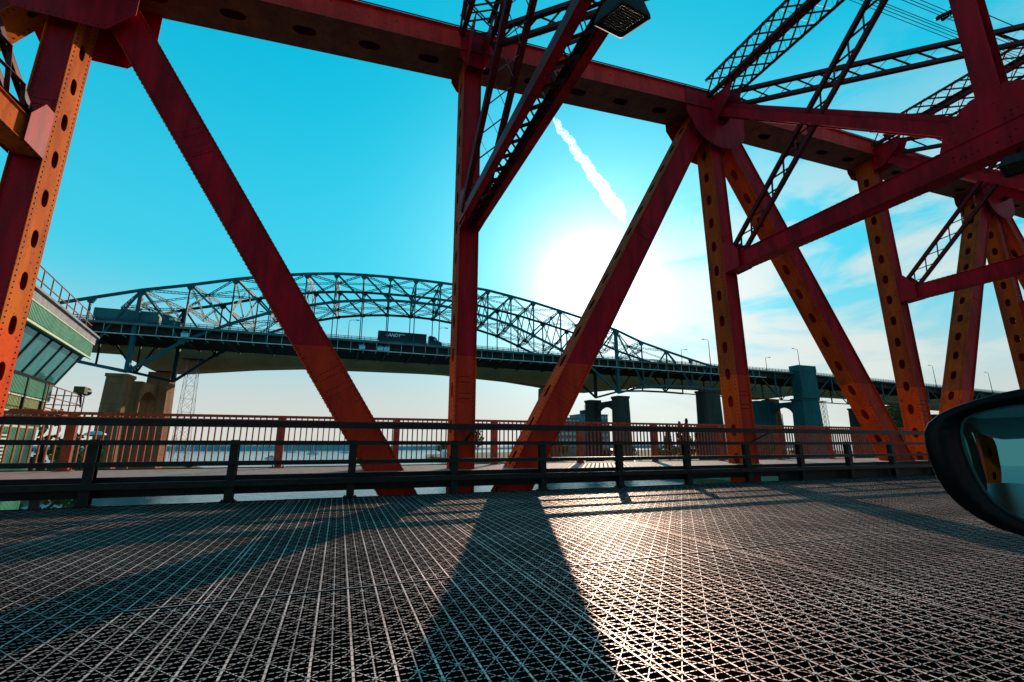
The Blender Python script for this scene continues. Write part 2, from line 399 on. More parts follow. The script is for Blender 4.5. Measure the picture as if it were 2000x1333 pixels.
# far-side truss (behind the camera, carries the sway frames)
YF2, YB2 = -4.5, -3.8
for i in (0, 1, 2, 3, 4):
    member('post', (PXn(i), ZB), (PXn(i), chz(PXn(i))+.1), .62, riv=False, yf=YF2, yb=YB2)
for i in (0, 2, 4):
    for j in (i-1, i+1): member('diagonal', (PXn(i), chz(PXn(i))+.35), (PXn(j), ZB), .86, riv=False, yf=YF2, yb=YB2)
# top chords
for (y0, y1, nearside) in ((13.2, 14.5, True), (-4.8, -3.5, False)):
    for xa, xb in ((PXn(-2)-3, PXn(0)), (PXn(0), PXn(2)), (PXn(2), PXn(4)), (PXn(4), PXn(8))):
        mb = MB(); a = V((xa, 0, chz(xa+.001))); b_ = V((xb, 0, chz(xb-.001))); u = (b_-a); l = u.length; u.normalize(); n = V((-u.z, 0, u.x)); vy = V((0,1,0))
        for y in (y0, y1): mb.obox((a+b_)/2+vy*y+n*HC/2, u*l/2, n*HC/2, vy*.012, 0)
        mb.obox((a+b_)/2+vy*(y0+y1)/2+n*(HC+.01), u*l/2, vy*((y1-y0)/2+.12), n*.01, 0)
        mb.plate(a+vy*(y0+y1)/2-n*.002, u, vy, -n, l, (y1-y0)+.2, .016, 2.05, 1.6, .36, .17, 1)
        mb.obox((a+b_)/2+vy*(y0-.05)+n*.006, u*l/2, vy*.045, n*.006, 0)
        if nearside:
            for q in range(int(l/.2)):
                mb.rivet(a+u*(q+.5)*.2+vy*(y0-.012)+n*.07, -vy, .022, .014, 2)
                mb.rivet(a+u*(q+.5)*.2+vy*(y0-.06)-n*.018, -n, .022, .014, 2)
                mb.rivet(a+u*(q+.5)*.2+vy*(y1+.04)-n*.018, -n, .022, .014, 2)
            mb.tube([a+vy*(y0-.02)+n*(HC+.17), b_+vy*(y0-.02)+n*(HC+.17)], .022, 6, 3)
            for q in range(int(l/1.3)): mb.tube([a+u*(q*1.3+.3)+vy*(y0-.02)+n*HC, a+u*(q*1.3+.3)+vy*(y0-.02)+n*(HC+.17)], .016, 5, 3)
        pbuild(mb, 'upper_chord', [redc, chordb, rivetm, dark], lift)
    mb = MB(); mb.box6(-34, 95, y0+.25, y0+.28, ZB-.4, ZB+.45, 0); mb.box6(-34, 95, y1-.28, y1-.25, ZB-.4, ZB+.45, 0); mb.box6(-34, 95, y0+.2, y1-.2, ZB-.42, ZB-.40, 0)
    pbuild(mb, 'lower_chord', [red], lift)
# gusset plates at the even top joints (rounded foot) and at the odd bottom joints
def gusset(pts, y, t=.02, rows=()):
    mb = MB(); mb.prism(pts, (0, y, 0), (1,0,0), (0,0,1), (0,-1,0), t, 0)
    k = len(pts)
    for i in range(k):
        a, c = V((pts[i][0], 0, pts[i][1])), V((pts[(i+1)%k][0], 0, pts[(i+1)%k][1])); l = (c-a).length
        cen = V((sum(p[0] for p in pts)/k, 0, sum(p[1] for p in pts)/k))
        for q in range(int(l/.16)):
            p = a+(c-a)*((q+.5)*.16/l); p += (cen-p).normalized()*.09; mb.rivet(V((p.x, y-t, p.z)), (0,-1,0), .02, .014, 1)
    pbuild(mb, 'gusset_plate', [red, rivetm], lift)
for i in (0, 2, 4, 6):
    x = PXn(i); z = chz(x)
    if i == 0: foot = [(x-1.5,z+.7),(x-1.5,z-.9),(x-.9,z-2.0),(x+1.05,z-2.0),(x+1.62,z-1.3),(x+1.62,z+.8)]
    else:
        foot = [(x-1.75,z+.75),(x-1.75,z-.55)]+[(x+1.5*cos(t), z-.75+1.15*sin(t)) for t in [R(a_) for a_ in range(190, 351, 16)]]+[(x+1.5,z-.4),(x+1.75,z+.85)]
    for y in (13.17, 14.56): gusset(foot, y)
for i in (1, 3, 5):
    x = PXn(i)
    for y in (13.46, 14.3): gusset([(x-1.9,-1.9),(x+1.9,-1.9),(x+1.5,-.75),(x+.9,-.3),(x-.9,-.3),(x-1.5,-.75)], y)
    z = chz(x)
    for y in (13.17, 14.56): gusset([(x-.55,z+.8),(x-.55,z-.25),(x-.33,z-.6),(x+.33,z-.6),(x+.55,z-.25),(x+.55,z+.8)], y)
# sway frames across the road, top struts, knee gussets
YC = 4.85
def zs(i): return 8.6
for i in range(0, 6):
    x = PXn(i); z = chz(x); zj = 8.6; far = i > 3
    # top strut (deep latticed box)
    mb = MB(); lattice(mb, (x, 13.1, z+.95), (x, -3.4, z+.95), 1.15, .95, (1,0,0), .62, .11, 'tblr', .055)
    pbuild(mb, 'top_strut', [brace], lift)
    if i == 1:
        mb = MB(); lattice(mb, (x, 13.4, zj), (x, -3.8, zj), .66, .34, (1,0,0), .62, .13, 'tb', .06)
        for sx in (-.31, .31):
            for q in range(75): mb.rivet((x+sx*.85, 13.2-q*.22, zj-.225), (0,0,-1), .022, .016, 1)
        for sx in (-.29, .29): mb.box6(x+sx-.10, x+sx+.10, -3.7, 13.4, zj-.238, zj-.226, 2)
        pbuild(mb, 'sway_strut', [brace, orange, red], lift)
    else:
        mb = MB(); mb.box6(x-.22, x-.20, -3.7, 13.46, zj-.31, zj+.31, 0); mb.box6(x+.20, x+.22, -3.7, 13.46, zj-.31, zj+.31, 0)
        mb.box6(x-.28, x+.28, -3.7, 13.46, zj-.325, zj-.31, 0); mb.box6(x-.28, x+.28, -3.7, 13.46, zj+.31, zj+.325, 0)
        for q in range(90 if i < 4 else 0):
            for sx in (-.25, .25):
                mb.rivet((x+sx, 13.3-q*.19, zj-.325), (0,0,-1), .026, .02, 1); mb.rivet((x+sx, 13.3-q*.19, zj+.325), (0,0,1), .026, .02, 1)
        pbuild(mb, 'sway_strut', [orange if i == 0 else red, rivetm], lift)  # first strut gets orange to colour in its sunlit look
    # X diagonals in each half + centre hanger
    for sgn, ye in ((1, 13.3), (-1, -3.6)):
        mb = MB()
        if i in (1,): lattice(mb, (x, ye-.2*sgn, zj+.1), (x, YC+.4*sgn, z+.3), .78, .20, (1,0,0), .8, .11, 't', .07)
        else: lattice(mb, (x, ye-.2*sgn, zj+.35), (x, YC+.4*sgn, z+.4), .74, .12, (0,.7*sgn,.7), .8, .10, 't', .065)
        pbuild(mb, 'sway_diagonal', [brace], lift)
        if i != 1:
            mb = MB(); a = V((x, ye, z+.05)); c = V((x, YC+.5*sgn, zj+.55))
            mb.beam(a, c, .42, .03, (1,0,0), 0, (.17, 0)) ; mb.beam(a, c, .42, .03, (1,0,0), 0, (-.17, 0)) if False else None
            mb.beam(a+V((.2,0,0)), c+V((.2,0,0)), .34, .02, (1,0,0), 0); mb.beam(a-V((.2,0,0)), c-V((.2,0,0)), .34, .02, (1,0,0), 0)
            mb.beam(a, c, .012, .42, (1,0,0), 0, (.17, 0))
            pbuild(mb, 'sway_diagonal', [red], lift)
    mb = MB(); mb.box6(x-.25, x-.235, YC-.24, YC+.24, zj+.3, z+.5, 0); mb.box6(x+.235, x+.25, YC-.24, YC+.24, zj+.3, z+.5, 0); mb.box6(x-.23, x+.23, YC-.012, YC+.012, zj+.3, z+.5, 0)
    pbuild(mb, 'sway_hanger', [red], lift)
    # centre gusset, corner gussets
    mb = MB()
    if i != 1:
        for sx in (-.235, .235):
            g_ = [(YC-1.15, zj+.36),(YC+1.15, zj+.36),(YC+.95, zj+.95),(YC+.35, zj+1.35),(YC-.35, zj+1.35),(YC-.95, zj+.95)]
            g_ = [(YC-1.15, zj-.30)]+[(YC+1.15, zj-.30)]+g_[1:]+[g_[0]]
            mb.prism(g_, (x+sx, 0, 0), (0,1,0), (0,0,1), (1 if sx > 0 else -1,0,0), .014, 0)
            if i in (2, 3, 0):
                for q in range(34):
                    yy = YC-1.0+random.random()*2; zz_ = zj-.2+round(random.random()*9)*.13
                    if abs(yy-YC) < 1.1-(max(0, zz_-zj-.5)*.8): mb.rivet((x+sx*1.05, round(yy/.12)*.12, zz_), (1 if sx > 0 else -1,0,0), .026, .018, 1)
        pbuild(mb, 'sway_gusset', [red, rivetm], lift)
    for ye, sg in ((13.42, -1), (-3.72, 1)):
        mb = MB(); g_ = [(ye, zj-.36), (ye, zj+.95), (ye+sg*.35, zj+.95), (ye+sg*.75, zj+.40), (ye+sg*.75, zj-.33)]
        for sx in (-.325, .325): mb.prism(g_, (x+sx, 0, 0), (0,1,0), (0,0,1), (1 if sx > 0 else -1,0,0), .014, 0)
        pbuild(mb, 'knee_gusset', [red, rivetm], lift); mb = MB()
        g_ = [(ye, z-.7), (ye, z+.5), (ye+sg*1.5, z+.5), (ye+sg*1.2, z-.1), (ye+sg*.45, z-.7)]
        for sx in (-.29, .29): mb.prism(g_, (x+sx, 0, 0), (0,1,0), (0,0,1), (1 if sx > 0 else -1,0,0), .014, 0)
        pbuild(mb, 'top_gusset', [red, rivetm], lift)
# top lateral bracing (crossing diagonals in each bay) and bottom floor beams
for i in range(0, 5):
    xa, xb = PXn(i), PXn(i+1); za, zb = chz(xa)+.45, chz(xb)+.45
    for (ya, yb_) in ((13.1, YC), (-3.4, YC)):
        mb = MB(); lattice(mb, (xa+.5, ya-(.3 if ya > 0 else -.3), za), (xb-.4, yb_, zb), .86, .14, (0,0,1), .9, .12, 't', .065)
        pbuild(mb, 'lateral_brace', [brace], lift)
    mb = MB(); lattice(mb, (xa+.4, YC, za), (xb-.5, 12.8, zb), .86, .14, (0,0,1), .9, .12, 't', .065)
    if i in (3, 4): pbuild(mb, 'lateral_brace', [brace], lift)
for i in range(-1, 6):
    x = PXn(i); mb = MB(); mb.box6(x-.01, x+.01, -3.4, 12.7, -1.9, -.25, 0); mb.box6(x-.2, x+.2, -3.4, 12.7, -.25, -.23, 0)
    for q in range(9): mb.box6(x, x+DX, -2.8+q*1.85, -2.78+q*1.85, -.75, -.14, 0)
    pbuild(mb, 'floor_beam', [dark], lift)
# strip added to darken the gap under the walkway; edge angle of the roadway
mb = MB(); mb.box6(15.2, 95, 12.70, 12.735, -.42, .30, 0); pbuild(mb, 'dark_gap_strip', [dark], lift)
mb = MB(); mb.box6(GX0, GX1, 12.50, 12.56, -.22, .012, 0); pbuild(mb, 'edge_angle', [dark], lift)

# ================================================================ ROADSIDE BARRIER
bar_ = empty('guard_rail', (0, 12.4, 0), label='dark steel four-rail crash barrier along the far edge of the grating road', cat='crash barrier')
for (z0, z1, wd) in ((1.69, 1.85, .13), (1.28, 1.385, .10), (.82, .925, .10), (.36, .49, .11)):
    mb = MB(); mb.box6(-14, 62, 12.38-wd/2, 12.38+wd/2, z0, z1, 0); pbuild(mb, 'rail', [rail_m], bar_)
i = 0; x = -12.85
while x < 60:
    mb = MB(); mb.box6(x-.05, x+.05, 12.44, 12.60, .01, 1.40, 0); mb.box6(x-.09, x+.09, 12.425, 12.437, .01, 1.40, 0); mb.box6(x-.09, x+.09, 12.603, 12.615, .01, 1.38, 0)
    mb.box6(x-.16, x+.16, 12.42, 12.62, .014, .035, 0)
    for sx in (-.12, .12): mb.tube([(x+sx, 12.46, .035), (x+sx, 12.46, .07)], .02, 6, 0)
    pbuild(mb, 'post', [rail_m], bar_); x += 2.64

for i in range(-1, 6):
    x = PXn(i); mb = MB(); mb.box6(x-.06, x+.06, 12.44, 13.49, 1.73, 1.80, 0); mb.beam((x, 12.46, 1.73), (x, 13.46, 1.35), .08, .06); pbuild(mb, 'bracket', [rail_m], bar_)
# ================================================================ PEDESTRIAN RAILING
pr_ = empty('pedestrian_railing', (0, 16.5, .57), label='rust red railing of thin upright bars along the outer edge of the bridge walkway', cat='railing')
mb = MB(); mb.box6(-29, 95, 16.44, 16.56, 2.12, 2.20, 0); pbuild(mb, 'top_rail', [ped_m], pr_)
mb = MB(); mb.box6(-29, 95, 16.47, 16.53, .70, .74, 0); mb.box6(-29, 95, 16.475, 16.525, 2.03, 2.07, 0); pbuild(mb, 'bottom_rail', [ped_m], pr_)
xs = [-7.1, -1.77]+[-1.77+3.62*k for k in range(1, 26)]+[-7.1-3.62*k for k in range(1, 6)]
for x in xs:
    mb = MB(); mb.box6(x-.10, x+.10, 16.43, 16.57, .59, 2.19, 0); mb.box6(x-.2, x+.2, 16.38, 16.62, .572, .60, 0)
    for sx in (-.15, .15): mb.tube([(x+sx, 16.5, .6), (x+sx, 16.5, .65)], .025, 6, 0)
    pbuild(mb, 'post', [ped_m], pr_)
rest = MB(); n_ = 0; x = -28.9; allx = []
while x < 94.5:
    allx.append(x); x += .172
allx.sort(key=lambda q: abs(q-3))
for q, x in enumerate(allx):
    if q < 100:
        mb = MB(); mb.box6(x-.016, x+.016, 16.47, 16.53, .74, 2.12, 0); pbuild(mb, 'baluster', [ped_m], pr_)
    else: rest.box6(x-.016, x+.016, 16.47, 16.53, .74, 2.12, 0)
o = pbuild(rest, 'baluster', [ped_m], pr_); o['kind'] = 'stuff'

# ================================================================ FLOODLIGHTS under the sway struts
def floodlight(loc, tilt, label, size=.62):
    root = empty('floodlight', loc, label=label, cat='floodlight', group='floodlights under the sway struts'); root.rotation_euler = tilt
    h = size/2; mb = MB()
    rings = [(h*.45, .34), (h*.72, .28), (h*.98, .05), (h, 0), (h*.9, -.012), (h*.86, .03)]
    def sq(r, z):
        out = []
        for cx_, cy_ in ((1,1),(-1,1),(-1,-1),(1,-1)):
            base_ = {(1,1):0,(-1,1):90,(-1,-1):180,(1,-1):270}[(cx_,cy_)]
            for a_ in (0, 30, 60, 90):
                t = R(base_+a_); out.append((cx_*r*.84+r*.16*cos(t), cy_*r*.84+r*.16*sin(t), z))
        return out
    k = 16
    for r, z in rings: mb.v += sq(r, z)
    for q in range(len(rings)-1):
        for j in range(k): mb.f.append((q*k+j, q*k+(j+1)%k, (q+1)*k+(j+1)%k, (q+1)*k+j)); mb.m.append(0)
    mb.f.append(tuple(range(k))); mb.m.append(0)
    o = mb.build('housing', [mat('flood_housing', (.035, .028, .025), (.02, .017, .016), .6, 0, 8)]); o.parent = root
    mb = MB(); mb.obox((0,0,.035), V((h*.85,0,0)), V((0,h*.85,0)), V((0,0,.004)), 0)
    for q in range(9): mb.obox((0,-h*.6+q*h*.15,.026), V((h*.66,0,0)), V((0,.008,0)), V((0,0,.006)), 1)
    o = mb.build('lens', [mat('flood_lens', (.035, .028, .02), (.02, .018, .014), .15, 0, 20), mat('flood_rib', (.11, .08, .04), None, .4)]); o.parent = root
    mb = MB(); mb.tube([(0,0,.3),(0,0,.72)], .035, 8, 0); mb.obox((0,0,.34), V((.1,0,0)), V((0,.1,0)), V((0,0,.04)), 0)
    o = mb.build('bracket', [dark]); o.parent = root
    mb = MB(); mb.tube([(h*.3,0,.3),(h*.6,.05,.18),(h*.75,.1,.35),(h*.7,.05,.62),(0,0,.75)], .012, 6, 0)
    o = mb.build('cable', [dark]); o.parent = root
    return root
floodlight((3.50, 4.62, 7.52), (R(14), R(-8), R(12)), 'square floodlight hanging under the latticed strut near the top centre')
floodlight((14.75, 4.72, 7.75), (R(6), R(10), R(12)), 'square floodlight seen almost edge-on at the right border of the photo')

# ================================================================ GREEN ARCH BRIDGE (far, high level)
sky_b = empty('arch_truss_bridge', (20.9, 160, 0), label='long teal steel arch truss road bridge rising high behind the red truss', cat='bridge')
NODES = [(-90,33,27),(-78.5,37.0,24.8),(-67.3,40.8,22.9),(-56.3,44.4,20.7),(-44.9,47.4,30),(-33.6,50.7,36.5),(-23.5,53.2,41),(-13.9,55.1,44.2),(-5.1,56.4,46.6),(3.5,57.1,48.1),(12.2,57.5,49.1),(20.9,57.7,49.4),
 (29.6,57.7,49.2),(38.4,57.5,48.3),(47.3,57,46.7),(56.4,55.8,44.6),(65.6,54.4,41.2),(77,52.2,36.6),(88.5,49.8,31.6),(101.8,46.8,21.0),(114,42.6,24.3),(126.4,39.7,24.9),(139,36.9,24.9),(149,34.9,24.6)]
x = 162
while x < 470:
    t = (x-150)/200; zt = 34.2-max(0, (x-195)/150)*2.6; NODES.append((x, zt, 24.4-t*2.4-max(0,(x-300)/150)*1.5)); x += 12.6
PIER = 3; PIER2 = 19; CEN = 11; SIDE_END = 23
YS = (152.0, 171.0)
def sx_(X, k): return X+((1.0+max(0, (-5-X))*.085) if k else 0)
def tp(i, k): return V((sx_(NODES[i][0], k), YS[k], NODES[i][1]))
def bp(i, k): return V((sx_(NODES[i][0], k), YS[k], NODES[i][2]))
n_nodes = len(NODES)
def deckz(x): return 34.5-max(0, (x-195)/150)*2.6
for k in (0, 1):
    mb = MB()
    for i in range(n_nodes-1): mb.beam(tp(i,k), tp(i+1,k), .62, .78 if i < SIDE_END else .5)
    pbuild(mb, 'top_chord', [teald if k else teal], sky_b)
    mb = MB()
    for i in range(n_nodes-1): mb.beam(bp(i,k), bp(i+1,k), .62, .78 if i < SIDE_END else .45)
    for i in range(4, 19): mb.obox(bp(i,k), V((.75,0,0)), V((0,.36,0)), V((0,0,.62)), 0)
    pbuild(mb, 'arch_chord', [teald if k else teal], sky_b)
    for i in range(n_nodes):
        big = i in (PIER, PIER2)
        if k == 1 and i > 34: continue
        mb = MB(); mb.beam(bp(i,k), tp(i,k), 1.3 if big else .50, 1.0 if big else .42, (1,0,0))
        if i < SIDE_END: mb.prism([(-1.1,0),(1.1,0),(.5,-1.3),(-.5,-1.3)], tp(i,k)+V((0,-.36,-.2)), (1,0,0), (0,0,1), (0,1,0), .72, 0)
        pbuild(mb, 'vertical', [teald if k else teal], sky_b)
        # hangers or spandrel posts to the deck
        if PIER < i < PIER2:
            zb = NODES[i][2]; mb = MB(); mb.beam((bp(i,k).x, YS[k], 31.0), bp(i,k), .34, .28, (1,0,0)); pbuild(mb, 'hanger', [teald if k else teal], sky_b)
    for i in range(n_nodes-1):
        if i < PIER: a, c = (tp(i+1,k), bp(i,k)) if i % 2 == 0 or i == 2 else (tp(i,k), bp(i+1,k))
        elif i < CEN: a, c = tp(i,k), bp(i+1,k)
        elif i < PIER2: a, c = tp(i+1,k), bp(i,k)
        else: a, c = (tp(i,k), bp(i+1,k)) if (i-PIER2) % 2 == 0 else (bp(i,k), tp(i+1,k))
        if k == 1 and i > 34: continue
        mb = MB(); mb.beam(a, c, .50 if i < SIDE_END else .34, .52 if i < SIDE_END else .34, (0,1,0)); pbuild(mb, 'diagonal', [teald if k else teal], sky_b)
def lace2(mb, a, c, w, side, pitch, bar, t):
    a = V(a); c = V(c); u = (c-a); l = u.length; u.normalize(); side = V(side); side = (side-u*side.dot(u)).normalized()
    for sg in (-1, 1): mb.beam(a+side*sg*w/2, c+side*sg*w/2, t, t, (0,0,1))
    k = max(2, round(l/pitch))
    for q in range(k):
        s0 = 1 if q % 2 else -1
        mb.beam(a+u*l*q/k+side*s0*w/2, a+u*l*(q+1)/k-side*s0*w/2, bar, bar, (0,0,1))
# lateral bracing between the two trusses: top chord X's, bottom chord X's, sway frames
for i in range(2, 23):
    for zfun, nm in ((tp, 'top'), (bp, 'bot')):
        if nm == 'bot' and not (5 <= i <= 17): continue
        if i < 22:
            mb = MB()
            if i % 2: prs = ((zfun(i,0), (zfun(i+1,0)+zfun(i+1,1))/2), (zfun(i,1), (zfun(i+1,0)+zfun(i+1,1))/2))
            else: prs = (((zfun(i,0)+zfun(i,1))/2, zfun(i+1,0)), ((zfun(i,0)+zfun(i,1))/2, zfun(i+1,1)))
            for a, c in prs: lace2(mb, a, c, .62, (0,0,1), .95, .11, .17)
            lace2(mb, (zfun(i,0)+zfun(i,1))/2, (zfun(i+1,0)+zfun(i+1,1))/2, .55, (0,0,1), 1.1, .09, .13)
            pbuild(mb, 'lateral_brace', [teald], sky_b)
    mb = MB(); T0, T1 = tp(i,0), tp(i,1); zb = max(NODES[i][2], 40.2) if i not in (20,21,22) else 39.0
    if NODES[i][1]-zb < 1.2: continue
    lace2(mb, T0, T1, .8, (0,0,1), .9, .12, .18)
    m0, m1 = V((bp(i,0).x, YS[0], zb)), V((bp(i,1).x, YS[1], zb)); cen = (T0+T1)/2; cb = (m0+m1)/2
    lace2(mb, m0, m1, .8, (0,0,1), .9, .12, .18)
    for a, c in ((T0, cb), (T1, cb), (cen, m0), (cen, m1), (m0, V((cb.x, cb.y, zb-1.2))), (m1, V((cb.x, cb.y, zb-1.2)))):
        lace2(mb, a, c, .6, (0,0,1), .95, .11, .15)
    pbuild(mb, 'sway_frame', [teald], sky_b)
# deck, parapets, floor system
mb = MB(); xs = [-95+i*12 for i in range(48)]
for a, c in zip(xs[:-1], xs[1:]):
    za, zc = deckz(a), deckz(c)
    mb.add([(a,151,za-.7),(c,151,zc-.7),(c,172.4,zc-.7),(a,172.4,za-.7),(a,151,za),(c,151,zc),(c,172.4,zc),(a,172.4,za)], [(0,3,2,1),(4,5,6,7),(0,1,5,4),(1,2,6,5),(2,3,7,6),(3,0,4,7)], 0)
    for q in range(14):
        y = 152.9+q*1.35; mb.add([(a,y,za-3.2),(c,y,zc-3.2),(c,y+.5,zc-3.2),(a,y+.5,za-3.2),(a,y,za-.7),(c,y,zc-.7),(c,y+.3,zc-.7),(a,y+.3,za-.7)], [(0,3,2,1),(0,1,5,4),(1,2,6,5),(2,3,7,6),(3,0,4,7)], 1)
for i in range(0, n_nodes):
    X = NODES[i][0]; z = deckz(X); mb.box6(X-.25, X+.25, 152.3, 170.8, z-3.8, z-.72, 1)
pbuild(mb, 'deck', [mat('deck_edge', (.10, .16, .17), (.06, .10, .11), .8, 0, .3), mat('deck_floor', (.035, .030, .028), (.022, .02, .02), .8, 0, .3)], sky_b)
for y, nm in ((150.9, 0), (172.3, 1)):
    mb = MB()
    for a, c in zip(xs[:-1], xs[1:]):
        za, zc = deckz(a), deckz(c)
        for h_, r_ in ((.25, .10), (.52, .05), (.92, .07)): mb.beam((a, y, za+h_), (c, y, zc+h_), .12, r_*2)
        for q in range(6): X = a+q*2; mb.beam((X, y, deckz(X)-.1), (X, y, deckz(X)+.92), .14, .14, (1,0,0))
    pbuild(mb, 'parapet', [teal], sky_b)
mb = MB()
for a, c in zip(xs[:-1], xs[1:]):
    if c > 190: break
    mb.beam((a, 151.2, 31.15), (c, 151.2, 31.15), .28, .22)
    for q in range(3): mb.beam((a+q*4, 151.2, 31.15), (a+q*4, 151.2, 33.7), .1, .1, (1,0,0)); mb.beam((a+q*4, 151.2, 31.15), (a+q*4, 155, 30.9), .16, .16)
pbuild(mb, 'service_pipe', [mat('pipe', (.40, .55, .56), (.2, .3, .3), .35, .4, .4)], sky_b)
for X in (-44, -15, 4.5, 10.2, 12.2):
    mb = MB(); mb.box6(X-.9, X+.9, 150.6, 151.1, 31.3, 32.3, 0); mb.box6(X-1.0, X+1.0, 150.5, 151.15, 32.3, 32.45, 0); mb.tube([(X-.5,150.8,32.45),(X-.5,150.8,32.8),(X+.5,150.8,32.8),(X+.5,150.8,32.45)], .06, 6, 0)
    pbuild(mb, 'equipment_box', [mat('pale_blue', (.25, .6, .7), (.2, .5, .6), .5)], sky_b)

# piers of the arch bridge
def pier(x, leg, label, mats, ztop, rear_dx=0, y0=149.0, y1=172.0, tower=False, arch=True, legy=5.5, wt=.2, single=False):
    root = empty('bridge_pier', (x, (y0+y1)/2, -6), label=label, cat='bridge pier', group='piers under the arch truss bridge')
    zb = -6.5; w0 = leg/2; w1 = leg/2*1.18
    def frus(mb, cx, cy, hx0, hy0, hx1, hy1, za, zb_, mi=0):
        mb.add([(cx-hx0,cy-hy0,za),(cx+hx0,cy-hy0,za),(cx+hx0,cy+hy0,za),(cx-hx0,cy+hy0,za),(cx-hx1,cy-hy1,zb_),(cx+hx1,cy-hy1,zb_),(cx+hx1,cy+hy1,zb_),(cx-hx1,cy+hy1,zb_)],
               [(0,3,2,1),(4,5,6,7),(0,1,5,4),(1,2,6,5),(2,3,7,6),(3,0,4,7)], mi)
    for cy, dx in ((y0+legy/2, 0), (y1-legy/2, rear_dx))[:1 if single else 2]:
        mb = MB(); frus(mb, x+dx, cy, w1, legy/2*1.1, w0, legy/2, zb, ztop-1.2)
        frus(mb, x+dx, cy, w0*1.12, legy/2*1.06, w0*1.12, legy/2*1.06, ztop-1.2, ztop-.3)
        for q in range(9): frus(mb, x+dx, cy, w1-(w1-w0)*(q/9)+.02, legy/2*1.1-legy/20*(q/9)+.02, w1-(w1-w0)*(q/9)+.02, legy/2*1.1-legy/20*(q/9)+.02, zb+q*2.7+2, zb+q*2.7+2.07, 1)
        if tower and cy < 160: frus(mb, x+dx, cy-1, w0*1.0, 2.4, w0*1.0, 2.4, ztop-.3, 34.6); frus(mb, x+dx, cy-1, w0*1.05, 2.5, w0*1.05, 2.5, 34.6, 37.6)
        pbuild(mb, 'leg', mats, root)
    if single: return root
    # cross wall with an arched opening, extruded along x
    ya, yb_ = y0+legy-.3, y1-legy+.3; mb = MB(); prof = []
    zt = ztop-1.6; zs_ = zt-6.5 if arch else zt-3.2; my = (ya+yb_)/2; hw = (yb_-ya)/2-.6
    arcp = [(my+hw*cos(t), zs_+4.2*sin(t)) for t in [pi*q/12 for q in range(13)]]
    for (p, q) in zip(arcp[:-1], arcp[1:]):
        mb.add([(x-w0*wt+rear_dx/2, p[0], p[1]), (x-w0*wt+rear_dx/2, q[0], q[1]), (x-w0*wt+rear_dx/2, q[0], zt), (x-w0*wt+rear_dx/2, p[0], zt),
                (x+w0*wt+rear_dx/2, p[0], p[1]), (x+w0*wt+rear_dx/2, q[0], q[1]), (x+w0*wt+rear_dx/2, q[0], zt), (x+w0*wt+rear_dx/2, p[0], zt)],
               [(0,1,2,3)[::-1],(4,5,6,7),(0,1,5,4),(3,2,6,7)[::-1]], 0)
    for yy0, yy1 in ((ya, ya+.65), (yb_-.65, yb_)): mb.box6(x-w0*wt+rear_dx/2, x+w0*wt+rear_dx/2, yy0, yy1, zb, zt, 0)
    pbuild(mb, 'arch_wall', mats, root)
    return root
jointm = mat('joint', (.12, .09, .07), None, .9)
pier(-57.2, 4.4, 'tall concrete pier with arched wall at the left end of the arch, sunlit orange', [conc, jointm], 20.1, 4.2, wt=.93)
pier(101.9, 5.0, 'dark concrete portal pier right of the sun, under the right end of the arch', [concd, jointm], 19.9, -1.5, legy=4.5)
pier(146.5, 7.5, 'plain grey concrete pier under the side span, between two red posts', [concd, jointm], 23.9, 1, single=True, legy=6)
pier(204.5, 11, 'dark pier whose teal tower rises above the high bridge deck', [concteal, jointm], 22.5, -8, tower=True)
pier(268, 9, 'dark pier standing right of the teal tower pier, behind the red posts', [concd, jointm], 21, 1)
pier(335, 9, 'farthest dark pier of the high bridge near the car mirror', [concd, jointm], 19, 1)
# concrete box-girder bridge behind it
gb = empty('girder_bridge', (20, 190, 0), label='tan concrete box girder bridge with a curved underside seen beneath the steel arch bridge', cat='bridge')
mb = MB(); prof = [(-130,33),(-74,32),(-62,26.0),(-54,26.0),(-31,28.8),(-16,30.0),(5,30.4),(31,30.7),(40,30.6),(69,29),(84,27.4),(97,25.6),(110,25.6),(125,27.5),(150,29.6),(180,29.8),(210,26),(222,26),(250,29.4),(300,29),(360,25),(470,24)]
for (xa, za), (xc, zc) in zip(prof[:-1], prof[1:]):
    tb = 38.5-max(0, xa-240)*.022; tc_ = 38.5-max(0, xc-240)*.022
    mb.add([(xa,186,za),(xc,186,zc),(xc,194,zc),(xa,194,za),(xa,183.5,tb-4),(xc,183.5,tc_-4),(xc,196.5,tc_-4),(xa,196.5,tb-4),(xa,183.2,tb-3),(xc,183.2,tc_-3),(xc,197,tc_-3),(xa,197,tb-3)],
           [(0,3,2,1),(0,1,5,4),(2,3,7,6),(4,5,9,8),(6,7,11,10),(8,9,10,11)], 0)
pbuild(mb, 'girder', [girderm], gb)
for X, zt in ((-60, 25.6), (88.5, 26.5), (228, 26), (355, 25)):
    mb = MB(); mb.add([(X-4,186.5,-6.5),(X+4,186.5,-6.5),(X+4,193.5,-6.5),(X-4,193.5,-6.5),(X-3.2,187,zt),(X+3.2,187,zt),(X+3.2,193,zt),(X-3.2,193,zt)], [(0,1,5,4),(1,2,6,5),(2,3,7,6),(3,0,4,7),(4,5,6,7)], 0)
    for q in range(4): mb.box6(X-3.9+q*2.4, X-3.6+q*2.4, 186.3, 186.55, -6.5, 18, 0)
    pbuild(mb, 'pier', [conc], gb)

